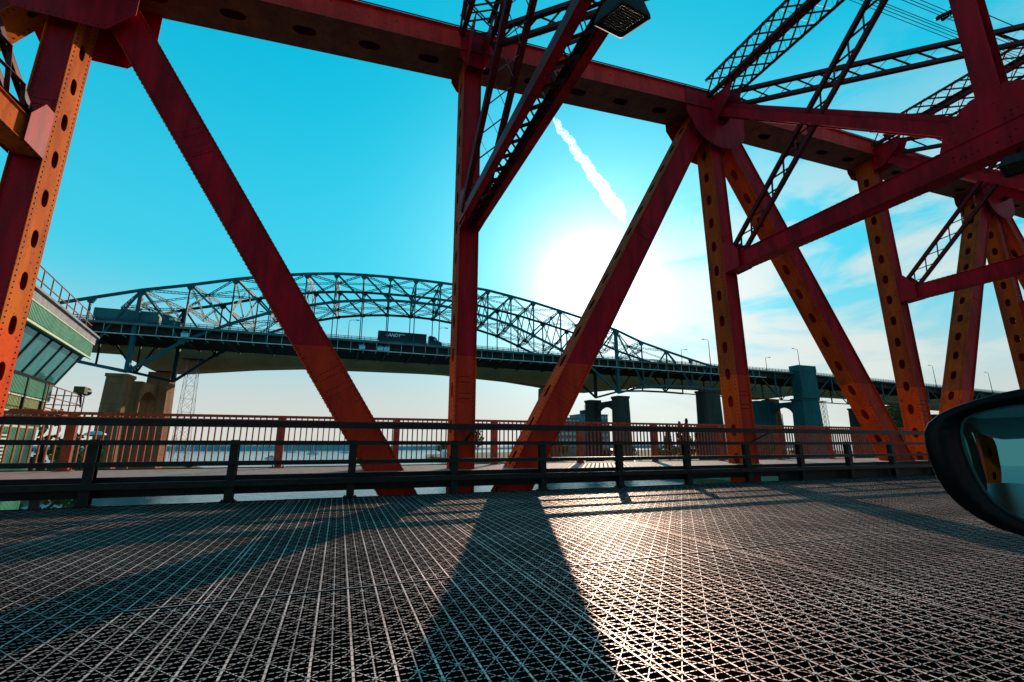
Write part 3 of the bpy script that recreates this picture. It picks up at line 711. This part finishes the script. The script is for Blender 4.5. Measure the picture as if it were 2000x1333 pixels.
# ================================================================ TRUCKS on the high bridge
def text_mesh(txt, size, loc, mat_, parent, name, shear=.3, ext=.02):
    cu = bpy.data.curves.new(name, 'FONT'); cu.body = txt; cu.size = size; cu.shear = shear; cu.extrude = ext; cu.offset = size*.018
    o = bpy.data.objects.new(name, cu); COL.objects.link(o); cu.materials.append(mat_)
    dg = bpy.context.evaluated_depsgraph_get(); me = bpy.data.meshes.new_from_object(o.evaluated_get(dg)); bpy.data.objects.remove(o)
    o = bpy.data.objects.new(name, me); COL.objects.link(o); o.rotation_euler = (pi/2, 0, 0); o.location = loc; o.parent = parent; return o
def truck(x0, x1, y, zr, label, bodym, cabm, txt=None, white_cab=False):
    root = empty('semi_truck', (x0, y, zr), label=label, cat='truck'); l = x1-x0
    mb = MB(); mb.obox((l/2, 0, 2.65), V((l/2,0,0)), V((0,1.28,0)), V((0,0,1.42)), 0); mb.obox((l/2, 0, 1.1), V((l/2-.3,0,0)), V((0,.9,0)), V((0,0,.13)), 0)
    for q in range(int(l/1.2)): mb.obox((.6+q*1.2, -1.295, 2.65), V((.03,0,0)), V((0,.012,0)), V((0,0,1.38)), 0)
    for z in (1.26, 4.04): mb.obox((l/2, -1.3, z), V((l/2,0,0)), V((0,.02,0)), V((0,0,.06)), 0)
    o = mb.build('trailer', [bodym]); o.parent = root
    if txt:
        text_mesh(txt, 1.5, (3.1, -1.33, 2.35), white, o, 'lettering')
        mb = MB(); mb.prism([(0,0),(1.2,.30),(1.1,.0)], (2.0, -1.33, 2.65), (1,0,0), (0,0,1), (0,-1,0), .02, 0); mb.prism([(0,.1),(1.7,.32),(.2,.36)], (7.6, -1.33, 2.95), (1,0,0), (0,0,1), (0,-1,0), .02, 0)
        s_ = mb.build('swoosh', [white]); s_.parent = o
    mb = MB(); c0 = l+.9
    mb.prism([(c0,.6),(c0+4.6,.6),(c0+4.6,1.35),(c0+4.3,1.75),(c0+3.2,2.0),(c0+2.7,2.95),(c0+1.9,3.45),(c0+.2,3.75),(c0,3.6)], (0,-1.2,0), (1,0,0), (0,0,1), (0,1,0), 2.4, 0)
    o = mb.build('cab', [cabm]); o.parent = root
    mb = MB(); mb.prism([(c0+1.75,2.1),(c0+2.95,2.1),(c0+2.6,2.8),(c0+1.8,2.9)], (0,-1.215,0), (1,0,0), (0,0,1), (0,1,0), .02, 0); o2 = mb.build('window', [glassd]); o2.parent = o
    for X in (1.2, 2.4, l-1.4, l-.1, c0+3.9):
        mb = MB(); mb.tube([(X,-1.25,.52),(X,-.85,.52)], .52, 16, 0); o = mb.build('wheel', [rubber]); o.parent = root
    return root
truck(9.4, 25.6, 154.6, 34.52, 'dark semi truck with white lettering on its trailer driving on the high bridge', navy, navy, 'ANDY')
truck(-67, -52, 155.0, 34.52, 'pale blue-white semi trailer truck at the left end of the high bridge', mat('pale_trailer', (.045, .15, .17), (.035, .12, .14), .5), teal)

# ================================================================ STREET LAMPS on the high bridge
def lamp_proto():
    root = empty('street_lamp', (0,0,0)); mb = MB(); mb.tube([(0,0,0),(0,0,6),(0,0,11.4)], [.20,.15,.10], 8, 0); mb.tube([(0,0,0),(0,0,.5)], .3, 8, 0); o = mb.build('pole', [rail_m]); o.parent = root
    mb = MB(); mb.tube([(0,0,11.3),(-.7,0,11.75),(-2.4,0,11.9)], .08, 6, 0); o = mb.build('arm', [rail_m]); o.parent = root
    mb = MB(); mb.obox((-2.9,0,11.9), V((.65,0,0)), V((0,.2,0)), V((0,0,.11)), 0); mb.obox((-2.95,0,11.76), V((.4,0,0)), V((0,.15,0)), V((0,0,.04)), 0); o = mb.build('lamp_head', [rail_m]); o.parent = root
    return root
lp = lamp_proto()
lamps = [(149.3,0,1,'tall street lamp with arm to the left, beside the red post right of the sun'),(204,0,1,'street lamp standing directly above the teal tower'),(309,0,1,'street lamp on the high bridge seen between the last red posts'),
 (363,0,1,'street lamp on the high bridge just above the car mirror'),(152,1,-1,'street lamp with arm to the right, above the end of the sloping chord'),(207,1,-1,'street lamp with its arm to the right, left of the teal tower'),
 (262,1,-1,'small street lamp head showing between the red diagonal and the next post'),(-26,1,1,'street lamp on the high bridge left of the big red diagonal'),(0,1,-1,'street lamp on the high bridge just right of the big red diagonal'),
 (33.5,1,-1,'street lamp on the high bridge left of the red centre post, past the truck'),(182,1,-1,'short lamp on the high bridge just right of the red post'),(430,0,1,'farthest street lamp on the high bridge')]
for q, (X, k, sg, lab) in enumerate(lamps):
    o = lp if q == 0 else copy_tree(lp)
    sc = .45 if X == 182 else 1
    o.location = (X, 151.5 if k == 0 else 172, deckz(X)); o.scale = (sg*sc, sc, sc); tag(o, lab, 'street lamp', 'street lamps along the high bridge')

bl = empty('street_lamp', (-15.9, 40, -5.9), label='silver globe lamp on a slim pole beside the left concrete pier, level with the railing', cat='street lamp')
mb = MB(); mb.tube([(-15.9,40,-5.9),(-15.9,40,1.9)], [.08,.05], 8, 0); pbuild(mb, 'pole', [dark], bl)
mb = MB(); mb.tube([(-15.9,40,1.82),(-15.9,40,1.9),(-15.9,40,2.02),(-15.9,40,2.16),(-15.9,40,2.2)], [.2,.62,.58,.3,.04], 16, 0); pbuild(mb, 'lamp_head', [mat('silver', (.5,.5,.5), (.4,.4,.4), .3, .8)], bl, smooth=True)
# ================================================================ CONTROL HOUSE
bd = R(-11); dv = V((sin(bd), cos(bd), 0)); lw = V((-dv.y, dv.x, 0)); Q = V((-11.8, 30, 0))
def BL(u, w_, z): return Q+dv*u+lw*w_+V((0,0,z))
ch = empty('control_house', BL(-8, 5, -6), label='green clad bridge control house with outward leaning windows, left behind the orange post', cat='building')
def bbox(mb, u0, u1, w0, w1, z0, z1, mi=0):
    mb.obox(BL((u0+u1)/2, (w0+w1)/2, (z0+z1)/2), dv*(u1-u0)/2, lw*(w1-w0)/2, V((0,0,(z1-z0)/2)), mi)
mb = MB(); bbox(mb, -17, -4.15, -.02, 9, 5.80, 6.12, 0); bbox(mb, -17, -4.05, -.12, 9.1, 6.12, 6.2, 0); pbuild(mb, 'roof', [greyroof], ch)
mb = MB(); bbox(mb, -16.9, -4.3, .03, 8.9, 5.16, 5.798, 0)
for q in range(100): bbox(mb, -16.85+q*.125, -16.78+q*.125, -.01, .03, 5.2, 5.76, 0)
for q in range(60): bbox(mb, -4.3, -4.26, .1+q*.14, .18+q*.14, 5.2, 5.76, 0)
bbox(mb, -16.9, -4.25, -.03, .03, 5.08, 5.16, 1); bbox(mb, -16.9, -4.25, -.03, .03, 5.76, 5.80, 1)
pbuild(mb, 'fascia', [greenm, pale], ch)
# leaning window band
mb = MB(); a0, a1, b0, b1 = BL(-16.8,.25,5.09), BL(-4.75,.25,5.09), BL(-16.8,.72,3.75), BL(-5.45,.72,3.75)
c1_, d1_ = BL(-4.75,8.7,5.09), BL(-5.45,8.3,3.75)
mb.add([a0,a1,b1,b0], [(0,1,2,3)[::-1]], 0); mb.add([a1,c1_,d1_,b1], [(0,1,2,3)[::-1]], 0)
wf = pbuild(mb, 'window', [glassd], ch)
mb = MB(); nn_ = (a1-a0).cross(b0-a0).normalized()
for q in range(10):
    t = 1-q/9.0*.98; mb.beam(a0+(a1-a0)*t, b0+(b1-b0)*t, .09, .07, nn_)
mb.beam(b0, b1, .10, .10, nn_)
pbuild(mb, 'frame', [dark], wf)
mb = MB(); bbox(mb, -16.8, -5.62, .75, 8.3, 3.02, 3.72, 0); bbox(mb, -16.8, -5.58, .71, 8.3, 3.68, 3.76, 1); bbox(mb, -16.8, -5.58, .71, 8.3, 2.98, 3.04, 1)
for q in range(95): bbox(mb, -16.7+q*.118, -16.64+q*.118, .71, .75, 3.05, 3.67, 0)
for q in range(6): bbox(mb, -16.0+q*1.9, -15.88+q*1.9, .68, .74, 2.4, 3.70, 3)
bbox(mb, -16.8, -5.7, .78, 8.3, 2.5, 2.98, 2)
for q in range(90): bbox(mb, -16.7+q*.122, -16.65+q*.122, .75, .78, 2.5, 2.97, 2)
pbuild(mb, 'upper_wall', [greenm, pale, yellowm, dark], ch)
mb = MB(); bbox(mb, -16.8, -5.75, .8, 8.3, 1.9, 2.5, 1); bbox(mb, -16.8, -5.8, .84, 8.3, -7.5, 1.9, 0)
for q in range(90): bbox(mb, -16.7+q*.12, -16.65+q*.12, .80, .84, -3, 1.9, 0)
bbox(mb, -10.3, -9.0, .74, .82, -.2, 1.7, 2)
for q in range(15): bbox(mb, -10.2, -9.1, .68, .74, -.1+q*.12, -.05+q*.12, 1)
pbuild(mb, 'lower_wall', [greenm, pale, dark], ch)
def handrail(mb, pts, z0, hs, sp):
    for h_ in hs: mb.tube([BL(u, w_, z0+h_) for u, w_ in pts], .022, 6, 0)
    for (ua, wa), (ub, wb) in zip(pts[:-1], pts[1:]):
        l = math.hypot(ub-ua, wb-wa); k = max(1, round(l/sp))
        for q in range(k+1): u = ua+(ub-ua)*q/k; w_ = wa+(wb-wa)*q/k; mb.tube([BL(u, w_, z0), BL(u, w_, z0+hs[-1])], .022, 6, 0)
mb = MB(); handrail(mb, [(-16.8,.15),(-4.5,.15),(-4.5,8.8)], 6.2, (.42, .86), .95); pbuild(mb, 'roof_railing', [ped_m], ch)
mb = MB(); bbox(mb, -9.0, -3.9, -.05, .8, 2.42, 2.52, 0); bbox(mb, -5.75, -3.9, .8, 5, 2.42, 2.52, 0); handrail(mb, [(-8.8,.0),(-4.0,.0),(-4.0,4.8)], 2.5, (.1, .5, .92), .95); pbuild(mb, 'balcony', [ped_m], ch)
# horn siren on the balcony rail
sr = empty('horn', BL(-4.25, .0, 3.2), label='dark horn siren mounted on the corner of the control house balcony rail', cat='siren')
mb = MB(); mb.obox(BL(-4.75,.0,3.62), dv*.28, lw*.18, V((0,0,.15)), 0); pbuild(mb, 'motor_box', [mat('siren_green', (.10,.13,.06), None, .6)], sr)
mb = MB(); mb.tube([BL(-4.5,-.02,3.64), BL(-4.2,-.02,3.64), BL(-3.95,-.02,3.64), BL(-3.9,-.02,3.64)], [.05,.08,.17,.19], 14, 0); mb.tube([BL(-3.95,-.02,3.64), BL(-3.6,-.02,3.64)], [.10,.14], 12, 0); pbuild(mb, 'bell', [dark], sr)
mb = MB(); mb.tube([BL(-4.75,0,3.42), BL(-4.75,0,3.47)], .05, 8, 0); mb.tube([BL(-4.6,0,3.5), BL(-4.4,0,3.2), BL(-4.3,0,2.9)], .03, 6, 0); mb.tube([BL(-4.75,0,3.5), BL(-4.55,0,3.2), BL(-4.3,0,3.0)], .03, 6, 0); pbuild(mb, 'bracket', [dark], sr)

# ================================================================ LATTICE MASTS, POWER LINE
def mast(x, y, h, w0, w1, label):
    root = empty('lattice_mast', (x, y, -6), label=label, cat='mast', group='lattice masts by the water'); mb = MB(); k = int(h/(w0*.9))
    def c(q, i): s_ = (w0+(w1-w0)*q/k)/2; return V((x+(s_ if i in (0,1) else -s_), y+(s_ if i in (1,2) else -s_), -6+h*q/k))
    for i in range(4): mb.beam(c(0,i), c(k,i), .12, .12, (1,0,0))
    for q in range(k):
        for i in range(4):
            mb.beam(c(q,i), c(q+1,(i+1)%4), .07, .07); mb.beam(c(q,(i+1)%4), c(q+1,i), .07, .07); mb.beam(c(q,i), c(q,(i+1)%4), .07, .07)
    pbuild(mb, 'mast_frame', [mat('galvanised', (.40,.42,.44), (.3,.3,.32), .5, .3)], root)
    mb = MB(); mb.tube([(x,y,-6+h),(x,y,-6+h+2)], .06, 5, 0); mb.box6(x-w1, x+w1, y-w1, y+w1, -6+h, -5.85+h, 0); pbuild(mb, 'platform', [dark], root)
mast(-50, 185, 36, 4.6, 3.0, 'thin lattice mast standing beside the left concrete pier')
mast(98, 215, 38, 4.0, 2.6, 'thin lattice mast standing left of the dark portal pier')
mast(245, 172, 30, 3, 2, 'thin lattice mast standing right of the teal tower')
pw = empty('power_line', (38, 12, 30), label='bundle of black power cables with an insulator crossing the top right corner of the sky', cat='power line')
mb = MB()
A_, B_ = V((35.74, 12.31, 30)), V((43.35, 11.89, 30)); dd = (B_-A_).normalized(); A_ -= dd*30; B_ += dd*160
for q, (oy, oz) in enumerate(((0,0),(.9,.5),(1.15,.6),(1.4,.75),(2.0,.9),(2.2,1.0),(2.45,1.1),(2.75,1.25))):
    pts_ = [A_.lerp(B_, t/30)+V((0, oy, oz-.0)) for t in range(31)]; mb.tube(pts_, .022 if q else .03, 5, 0)
pbuild(mb, 'cable', [dark], pw)
c0 = A_+dd*31.6; mb = MB()
mb.tube([c0, c0+V((.1,.9,.95))], .03, 6, 0); mb.tube([c0, c0+V((1.1,1.6,.9))], .03, 6, 0)
for q in range(7): mb.tube([c0+V((.1+q*.03,.85+q*.13,.5+q*.06)), c0+V((.1+q*.03,.90+q*.13,.62+q*.06))], .16, 8, 0)
for q in range(6): mb.tube([c0+V((.5+q*.06,1.1+q*.1,.75+q*.04)), c0+V((.55+q*.06,1.14+q*.1,.9+q*.04))], .14, 8, 0)
pbuild(mb, 'insulator', [dark], pw)

# ================================================================ TREES AND PLANTS
def leafball(mb, c, rx, ry, rz, n, sz, mi):
    for _ in range(n):
        while True:
            p = V((random.uniform(-1,1), random.uniform(-1,1), random.uniform(-1,1)))
            if .25 < p.length < 1: break
        q = V(c)+V((p.x*rx, p.y*ry, p.z*rz)); a = V((random.uniform(-1,1),random.uniform(-1,1),random.uniform(-1,1))).normalized(); b_ = a.cross(V((random.uniform(-1,1),random.uniform(-1,1),.3))).normalized()
        s_ = sz*random.uniform(.6,1.4); mb.add([q+a*s_, q+b_*s_, q-a*s_*.8, q-b_*s_], [(0,1,2,3)], mi)
def tree(x, y, h, r, label, conif=False, z=-5.9, group=None, name='tree', light=False, n=1.0):
    root = empty(name, (x, y, z), label=label, cat='tree' if name != 'shrub' else 'shrub', group=group)
    mb = MB(); mb.tube([(x,y,z-.5),(x+.2,y,z+h*.4),(x-.1,y+.1,z+h*.8)], [h*.035,h*.025,h*.008], 7, 0)
    for q in range(5):
        t = q*1.26; zz_ = z+h*(.35+.08*q); mb.tube([(x+.1,y,zz_),(x+cos(t)*r*.6,y+sin(t)*r*.6,zz_+h*.16)], [h*.012,h*.005], 5, 0)
    pbuild(mb, 'trunk', [bark], root)
    mb = MB()
    if conif:
        k = 12
        for q in range(k):
            f = q/k; rr = r*(1-f)*random.uniform(.75,1.15)
            for _ in range(3): t = random.random()*6.3; leafball(mb, (x+cos(t)*rr*.5, y+sin(t)*rr*.5, z+h*(.15+.83*f)), rr*.6+.2, rr*.6+.2, h*.05, int(26*n), r*.13, random.choice((0,0,1)) if light else 0)
    else:
        for q in range(16):
            t = random.random()*6.3; e = random.uniform(-.5,1); rr = r*sqrt(max(.05,1-e*e))*random.uniform(.4,.85)
            leafball(mb, (x+cos(t)*rr, y+sin(t)*rr, z+h*.62+e*h*.32), r*.36, r*.36, h*.12, int(48*n), r*.075, 1 if (light and random.random()<.6) or random.random()<.3 else 0)
    pbuild(mb, 'crown', leafs, root); return root
tree(-14.6, 31.5, 9.3, 2.4, 'leafy tree behind the railing just right of the control house', light=True)
tree(-21.9, 52, 8, 2.6, 'bushy tree behind the wide red railing post at the left', light=True)
tree(66, 232, 15.5, 7, 'round crowned tree standing right of the red centre post')
for q, (x, y, h, r) in enumerate(((56,262,8.5,5),(61,262,9.5,5.5),(67,268,9,5),(72,272,9.5,6))):
    tree(x, y, h, r, ['low dark tree at the left tip of the right shore, behind the marina huts', 'second low tree from the left tip of the right shore', 'third low tree along the right shore, left of the red centre post', 'low tree half hidden behind the red centre post'][q], group='trees along the right shore')
cp = [(1306,'first'),(1330,'second'),(1345,'third'),(1365,'fourth'),(1378,'fifth')]
for q, (px, wd_) in enumerate(cp):
    be = YAW+math.atan((px-1000)/903); D_ = 235; tree(D_*sin(be), D_*cos(be), 17+1.5*(q%3), 3.6, wd_+' pointed conifer from the left in the row behind the railing right of the sun', conif=True, group='row of conifers')
bs = [(75,180,'leftmost low bush behind the railing bars, left of the diagonal in front of the sun'),(84,186,'low bush behind the railing at the foot of the diagonal in front of the sun'),
 (96,190,'low bush behind the railing just left of the dark portal pier'),(112,178,'low bush behind the railing at the right leg of the dark portal pier'),(120,172,'low bush behind the railing right of the dark portal pier'),
 (135,172,'low bush behind the railing below the row of conifers'),(142,168,'low bush behind the railing below the right end of the conifers'),(158,165,'low bush behind the railing beside the plain grey pier'),
 (172,162,'low bush behind the railing right of the plain grey pier'),(186,160,'low bush behind the railing at the left of the teal tower pier'),(205,158,'low bush behind the railing in front of the teal tower pier'),
 (232,165,'low bush behind the railing right of the teal tower pier'),(262,168,'low bush behind the railing left of the last red diagonal'),(284,170,'rightmost low bush behind the railing by the last red posts')]
for q, (x, y, lab) in enumerate(bs):
    tree(x, y, random.uniform(4.5,7.5), random.uniform(3.2,4.6), lab, name='shrub', group='bushes on the right shore', light=True, n=.7)
tree(255, 142, 27, 7, 'sunlit green tree seen below the high bridge beside the last red posts', light=True)
tree(266, 148, 24, 6, 'darker tree next to the sunlit tree, just left of the car mirror', light=False)
for q, (x, y) in enumerate(((-41,98),(-37,112),(-34,122),(-35,138),(-40,160))):
    tree(x, y, 1.5, 1.6, ['shrub on the bank nearest the control house','shrub on the bank below the left concrete pier','shrub on the bank right of the left concrete pier','yellowish shrub at the water edge of the left bank','last shrub on the tip of the left bank'][q], name='shrub', group='shrubs on the left bank', light=True, n=.6)

# ================================================================ BUILDINGS, BOATS, CARS ON THE SHORES
def hotel(x0, x1, y, z0, z1, label, floors, cols):
    root = empty('apartment_building', ((x0+x1)/2, y, -6), label=label, cat='building')
    mb = MB(); mb.box6(x0, x1, y, y+16, z0, z1, 0); mb.box6(x0-.3, x1+.3, y-.3, y+16.3, z1, z1+.6, 0); pbuild(mb, 'wall', [hotelm], root)
    cw = (x1-x0)/cols; fh = (z1-z0)/floors
    for f in range(floors):
        for c in range(cols):
            mb = MB(); mb.box6(x0+c*cw+cw*.2, x0+c*cw+cw*.8, y-.12, y-.02, z0+f*fh+fh*.3, z0+f*fh+fh*.8, 0); pbuild(mb, 'window', [glassd], root)
    mb = MB(); mb.box6(x0+4, x0+9, y+4, y+9, z1+.6, z1+3.4, 0); mb.tube([(x0+6,y+6,z1+3),(x0+6,y+6,z1+7)], .12, 5, 0); pbuild(mb, 'roof_plant', [dark], root)
hotel(119, 141, 255, -6, 17, 'grey blue flat roofed apartment block seen left of the dark portal pier', 6, 8)
hotel(146, 166, 262, -6, 20, 'grey blue apartment block seen through the arch of the dark portal pier', 7, 7)
def hut(x, y, l, h, label, m_, rm):
    root = empty('marina_hut', (x, y, -6), label=label, cat='hut', group='huts at the marina'); mb = MB(); mb.box6(x-l/2, x+l/2, y, y+5, -6, -6+h, 0); pbuild(mb, 'wall', [m_], root)
    mb = MB(); mb.prism([(-.4,h-.05),(5.4,h-.05),(2.5,h+1.4)], (x-l/2-.3, y, -6), (0,1,0), (0,0,1), (1,0,0), l+.6, 0); pbuild(mb, 'roof', [rm], root)
    mb = MB(); mb.box6(x-.5, x+.5, y-.05, y-.01, -6, -6+h*.75, 0); pbuild(mb, 'door', [dark], root)
hut(57, 252, 6, 3, 'white hut with pale roof on the shore left of the red centre post', white, white)
hut(66, 250, 7, 2.8, 'turquoise roofed hut beside the red centre post', mat('turq', (.1,.5,.55), None, .6), mat('turq2', (.15,.6,.65), None, .6))
def boat(x, y, s, label, mast_=True):
    root = empty('sailing_boat', (x, y, WZ), label=label, cat='boat', group='boats on the harbour'); mb = MB()
    sec = [(-1,.25,.5),(-.6,.75,.9),(0,1,1),(.6,.7,.9),(1,.08,1.15)]; k = 5
    vs = []
    for t, w_, h_ in sec: vs += [(x+t*3*s, y-w_*s, WZ+h_*s),(x+t*2.9*s, y-w_*.55*s, WZ+.05*s),(x+t*2.9*s, y+w_*.55*s, WZ+.05*s),(x+t*3*s, y+w_*s, WZ+h_*s)]
    fs = [(i*4+j, (i+1)*4+j, (i+1)*4+j+1, i*4+j+1) for i in range(4) for j in range(3)]+[(i*4, i*4+3, (i+1)*4+3, (i+1)*4) for i in range(4)]+[(0,1,2,3),(16,19,18,17)]
    mb.add(vs, fs, 0); pbuild(mb, 'hull', [white], root)
    mb = MB(); mb.prism([(-1,.9),(1.1,.9),(.7,1.6),(-.9,1.6)], (x, y-.5*s, WZ), (s,0,0), (0,0,s), (0,1,0), s, 0); pbuild(mb, 'cabin', [glassd], root)
    mb = MB(); mb.tube([(x+.2*s,y,WZ+s),(x+.2*s,y,WZ+8*s)], .06*s, 5, 0); pbuild(mb, 'mast', [white], root)
for q, (x, y, s, lab) in enumerate(((-36,300,1.2,'white sailing boat left of the big red diagonal on the water'),(-20,420,1.6,'white sailing boat far out between two railing posts'),(6,470,1.7,'white sailing boat seen just left of the foot of the big diagonal'),(52,275,1.2,'white boat moored at the tip of the right shore'),(60,285,1.1,'white boat moored beside the marina huts'),(-45,520,1.8,'farthest white sailing boat near the far shore'))): boat(x, y, s, lab)
def car(x, y, z, rz, label, m_):
    root = empty('parked_car', (x, y, z), label=label, cat='car', group='parked cars'); root.rotation_euler = (0,0,rz)
    mb = MB(); mb.prism([(-2.2,.35),(2.2,.35),(2.25,.75),(1.3,.92),(.75,1.4),(-.9,1.45),(-1.6,.98),(-2.2,.9)], (0,-.85,0), (1,0,0), (0,0,1), (0,1,0), 1.7, 0); o = mb.build('body', [m_]); o.parent = root
    mb = MB()
    for yy in (-.87,.85): mb.prism([(-1.4,.98),(1.15,.95),(.7,1.33),(-.85,1.37)], (0,yy,0), (1,0,0), (0,0,1), (0,1,0), .02, 0)
    o = mb.build('window', [glassd]); o.parent = root
    for X in (-1.4,1.4):
        for yy in (-.88,.70): mb = MB(); mb.tube([(X,yy,.33),(X,yy+.18,.33)], .33, 14, 0); o = mb.build('wheel', [rubber]); o.parent = root
car(108, 150, -5.9, R(10), 'pale car parked on the right shore below the sun', white)
car(128, 148, -5.9, R(0), 'white car parked on the right shore between barrier posts', white)

# ================================================================ CAR MIRROR (own car, right edge)
def RAY(px, py):
    f = V((sin(YAW)*cos(PITCH), cos(YAW)*cos(PITCH), sin(PITCH))); r = V((cos(YAW), -sin(YAW), 0)); u = r.cross(f)
    return f+r*(px-1000)/880-u*(py-666.5)/880
MN = V((-.93, -.36, .02)).normalized(); MP = V((.86, .40, 1.27))
mu = V((0,0,1)).cross(MN).normalized(); mv = MN.cross(mu)
def onM(px, py, d_=0):
    r = RAY(px, py); t = ((MP+MN*d_-V((0,0,CAMH))).dot(MN))/r.dot(MN); return V((0,0,CAMH))+r*t
outer = [(2000,757),(1950,767),(1900,781),(1862,794),(1832,808),(1810,826),(1802,845),(1805,870),(1815,905),(1828,935),(1846,963),(1872,989),(1905,1012),(1950,1035),(2000,1051),(2080,1068),(2160,1066),(2230,1035),(2262,970),(2255,880),(2215,800),(2140,760),(2070,750)]
own = empty('car', (0, 0, 0), label='black car at the lower right edge, only its rounded wing mirror in the photo', cat='car')
wm = own
ring0 = [onM(*p) for p in outer]; cen = sum(ring0, V((0,0,0)))/len(ring0)
mb = MB(); rings = []
for sc, dp in ((.955,.012),(.985,.002),(1,-.014),(1.0,-.05),(.96,-.085),(.86,-.115),(.66,-.135),(.3,-.145)):
    rings.append([cen+(p-cen)*sc+MN*dp for p in ring0])
inner = [(1991,789),(1960,793),(1924,801),(1900,808),(1884,815),(1876,826),(1874,842),(1878,865),(1884,886),(1893,909),(1907,938),(1922,962),(1940,983),(1967,1002),(2000,1021),(2070,1040),(2150,1040),(2205,1010),(2228,955),(2222,885),(2190,820),(2130,790),(2060,782)]
ri = [onM(*p) for p in inner]
rings = [[p-MN*.016 for p in ri], [p+MN*.004 for p in ri]]+rings
for rg in rings: mb.v += [tuple(p) for p in rg]
k = len(outer)
for q in range(len(rings)-1):
    for j in range(k): mb.f.append((q*k+j, q*k+(j+1)%k, (q+1)*k+(j+1)%k, (q+1)*k+j)); mb.m.append(0)
mb.f.append(tuple(range((len(rings)-1)*k, len(rings)*k))); mb.m.append(0)
hs = pbuild(mb, 'wing_mirror', [blackp], own, smooth=True); wm = hs
def mirror_mat():
    global nt
    m = bpy.data.materials.new('mirror_glass'); m.use_nodes = True; b = m.node_tree.nodes['Principled BSDF']
    b.inputs['Base Color'].default_value = (.06, .25, .29, 1); b.inputs['Metallic'].default_value = 1; b.inputs['Roughness'].default_value = .01; return m
mb = MB(); gc = sum(ri, V((0,0,0)))/len(ri)
ng = 7; mb.v.append(tuple(gc-MN*.012))
for q in range(1, ng+1):
    for p in ri: t = q/ng; mb.v.append(tuple(gc+(p-gc)*t*1.005-MN*(.012+.0015*(t*t))))
for j in range(k): mb.f.append((0, 1+j, 1+(j+1)%k)); mb.m.append(0)
for q in range(ng-1):
    for j in range(k): mb.f.append((1+q*k+j, 1+(q+1)*k+j, 1+(q+1)*k+(j+1)%k, 1+q*k+(j+1)%k)); mb.m.append(0)
pbuild(mb, 'mirror_glass', [mirror_mat()], wm, smooth=True)
mb = MB(); e0 = onM(2240, 1000, -.06); mb.tube([e0, V((.78,.12,1.02))], [.05,.045], 12, 0); pbuild(mb, 'arm', [blackp], wm, smooth=True)

carp = mat('car_paint', (.012, .014, .016), (.010, .012, .013), .25, 0, 5, spec=.5)
mb = MB(); mb.prism([(-3.3,.45),(2.2,.45),(2.25,.70),(1.95,.86),(.95,1.0),(-3.2,1.06),(-3.4,.9)], (0,-1.72,0), (1,0,0), (0,0,1), (0,1,0), 1.86, 0); pbuild(mb, 'body', [carp], own)
mb = MB(); mb.prism([(-2.7,1.60),(-1.2,1.66),(-.2,1.63),(.25,1.56),(.2,1.60),(-.2,1.68),(-1.2,1.71),(-2.7,1.65)], (0,-1.55,0), (1,0,0), (0,0,1), (0,1,0), 1.58, 0)
for yy in (-1.6, .05):
    for a, c in (((-.75,1.03),(-.72,1.64)), ((-2.3,1.04),(-2.55,1.62))): mb.beam((a[0],yy,a[1]), (c[0],yy,c[1]), .10, .05, (0,1,0))
pbuild(mb, 'roof', [carp], own)
for X in (1.35, -2.3):
    for yy in (-1.78, -.02):
        mb = MB(); mb.tube([(X,yy,.34),(X,yy+.2,.34)], .34, 18, 0); pbuild(mb, 'wheel', [rubber], own)
# ================================================================ CONTRAIL
ct = MB(); r0, r1 = V((.3877,.7775,.7068)).normalized(), V((.5603,.7685,.4797)).normalized(); DD = 4200
p0, p1 = r0*DD, r1*DD; p0 = p0+(p0-p1)*.05; seg = p1-p0; u_ = seg.normalized(); a_ = u_.cross(r0).normalized(); b_ = u_.cross(a_)
K, NR = 150, 14
for q in range(K+1):
    t = q/K; wd = (24+46*t)*min(1, (1-t)*7+.1)*min(1, t*9+.1)
    c = p0+seg*t+a_*(7*sin(t*31)+5*sin(t*77))
    for j in range(NR):
        r_ = wd*(.9+.2*random.random()); ct.v.append(tuple(c+(a_*cos(2*pi*j/NR)+b_*sin(2*pi*j/NR))*r_+u_*random.uniform(-4, 4)))
for q in range(K):
    for j in range(NR): ct.f.append((q*NR+j, q*NR+(j+1)%NR, (q+1)*NR+(j+1)%NR, (q+1)*NR+j)); ct.m.append(0)
ct.f += [tuple(range(NR))[::-1], tuple(K*NR+j for j in range(NR))]; ct.m += [0, 0]
cm = bpy.data.materials.new('contrail_vapour'); cm.use_nodes = True; nt = cm.node_tree; nt.nodes.clear()
g = N('ShaderNodeNewGeometry'); nz = N('ShaderNodeTexNoise'); nz.inputs['Scale'].default_value = .045; nz.inputs['Detail'].default_value = 8; nz.inputs['Roughness'].default_value = .72; L(g.outputs['Position'], nz.inputs['Vector'])
mr = N('ShaderNodeMapRange'); L(nz.outputs[0], mr.inputs[0]); mr.inputs[1].default_value = .46; mr.inputs[2].default_value = .70; mr.inputs[4].default_value = .060
vs_ = N('ShaderNodeVolumeScatter'); vs_.inputs['Color'].default_value = (1,1,1,1); vs_.inputs['Anisotropy'].default_value = .55; L(mr.outputs[0], vs_.inputs['Density'])
om = N('ShaderNodeOutputMaterial'); L(vs_.outputs[0], om.inputs['Volume'])
o = ct.build('contrail', cm, smooth=True); tag(o, 'white fluffy aircraft contrail slanting down the sky towards the sun', 'contrail')
S.cycles.volume_bounces = 1
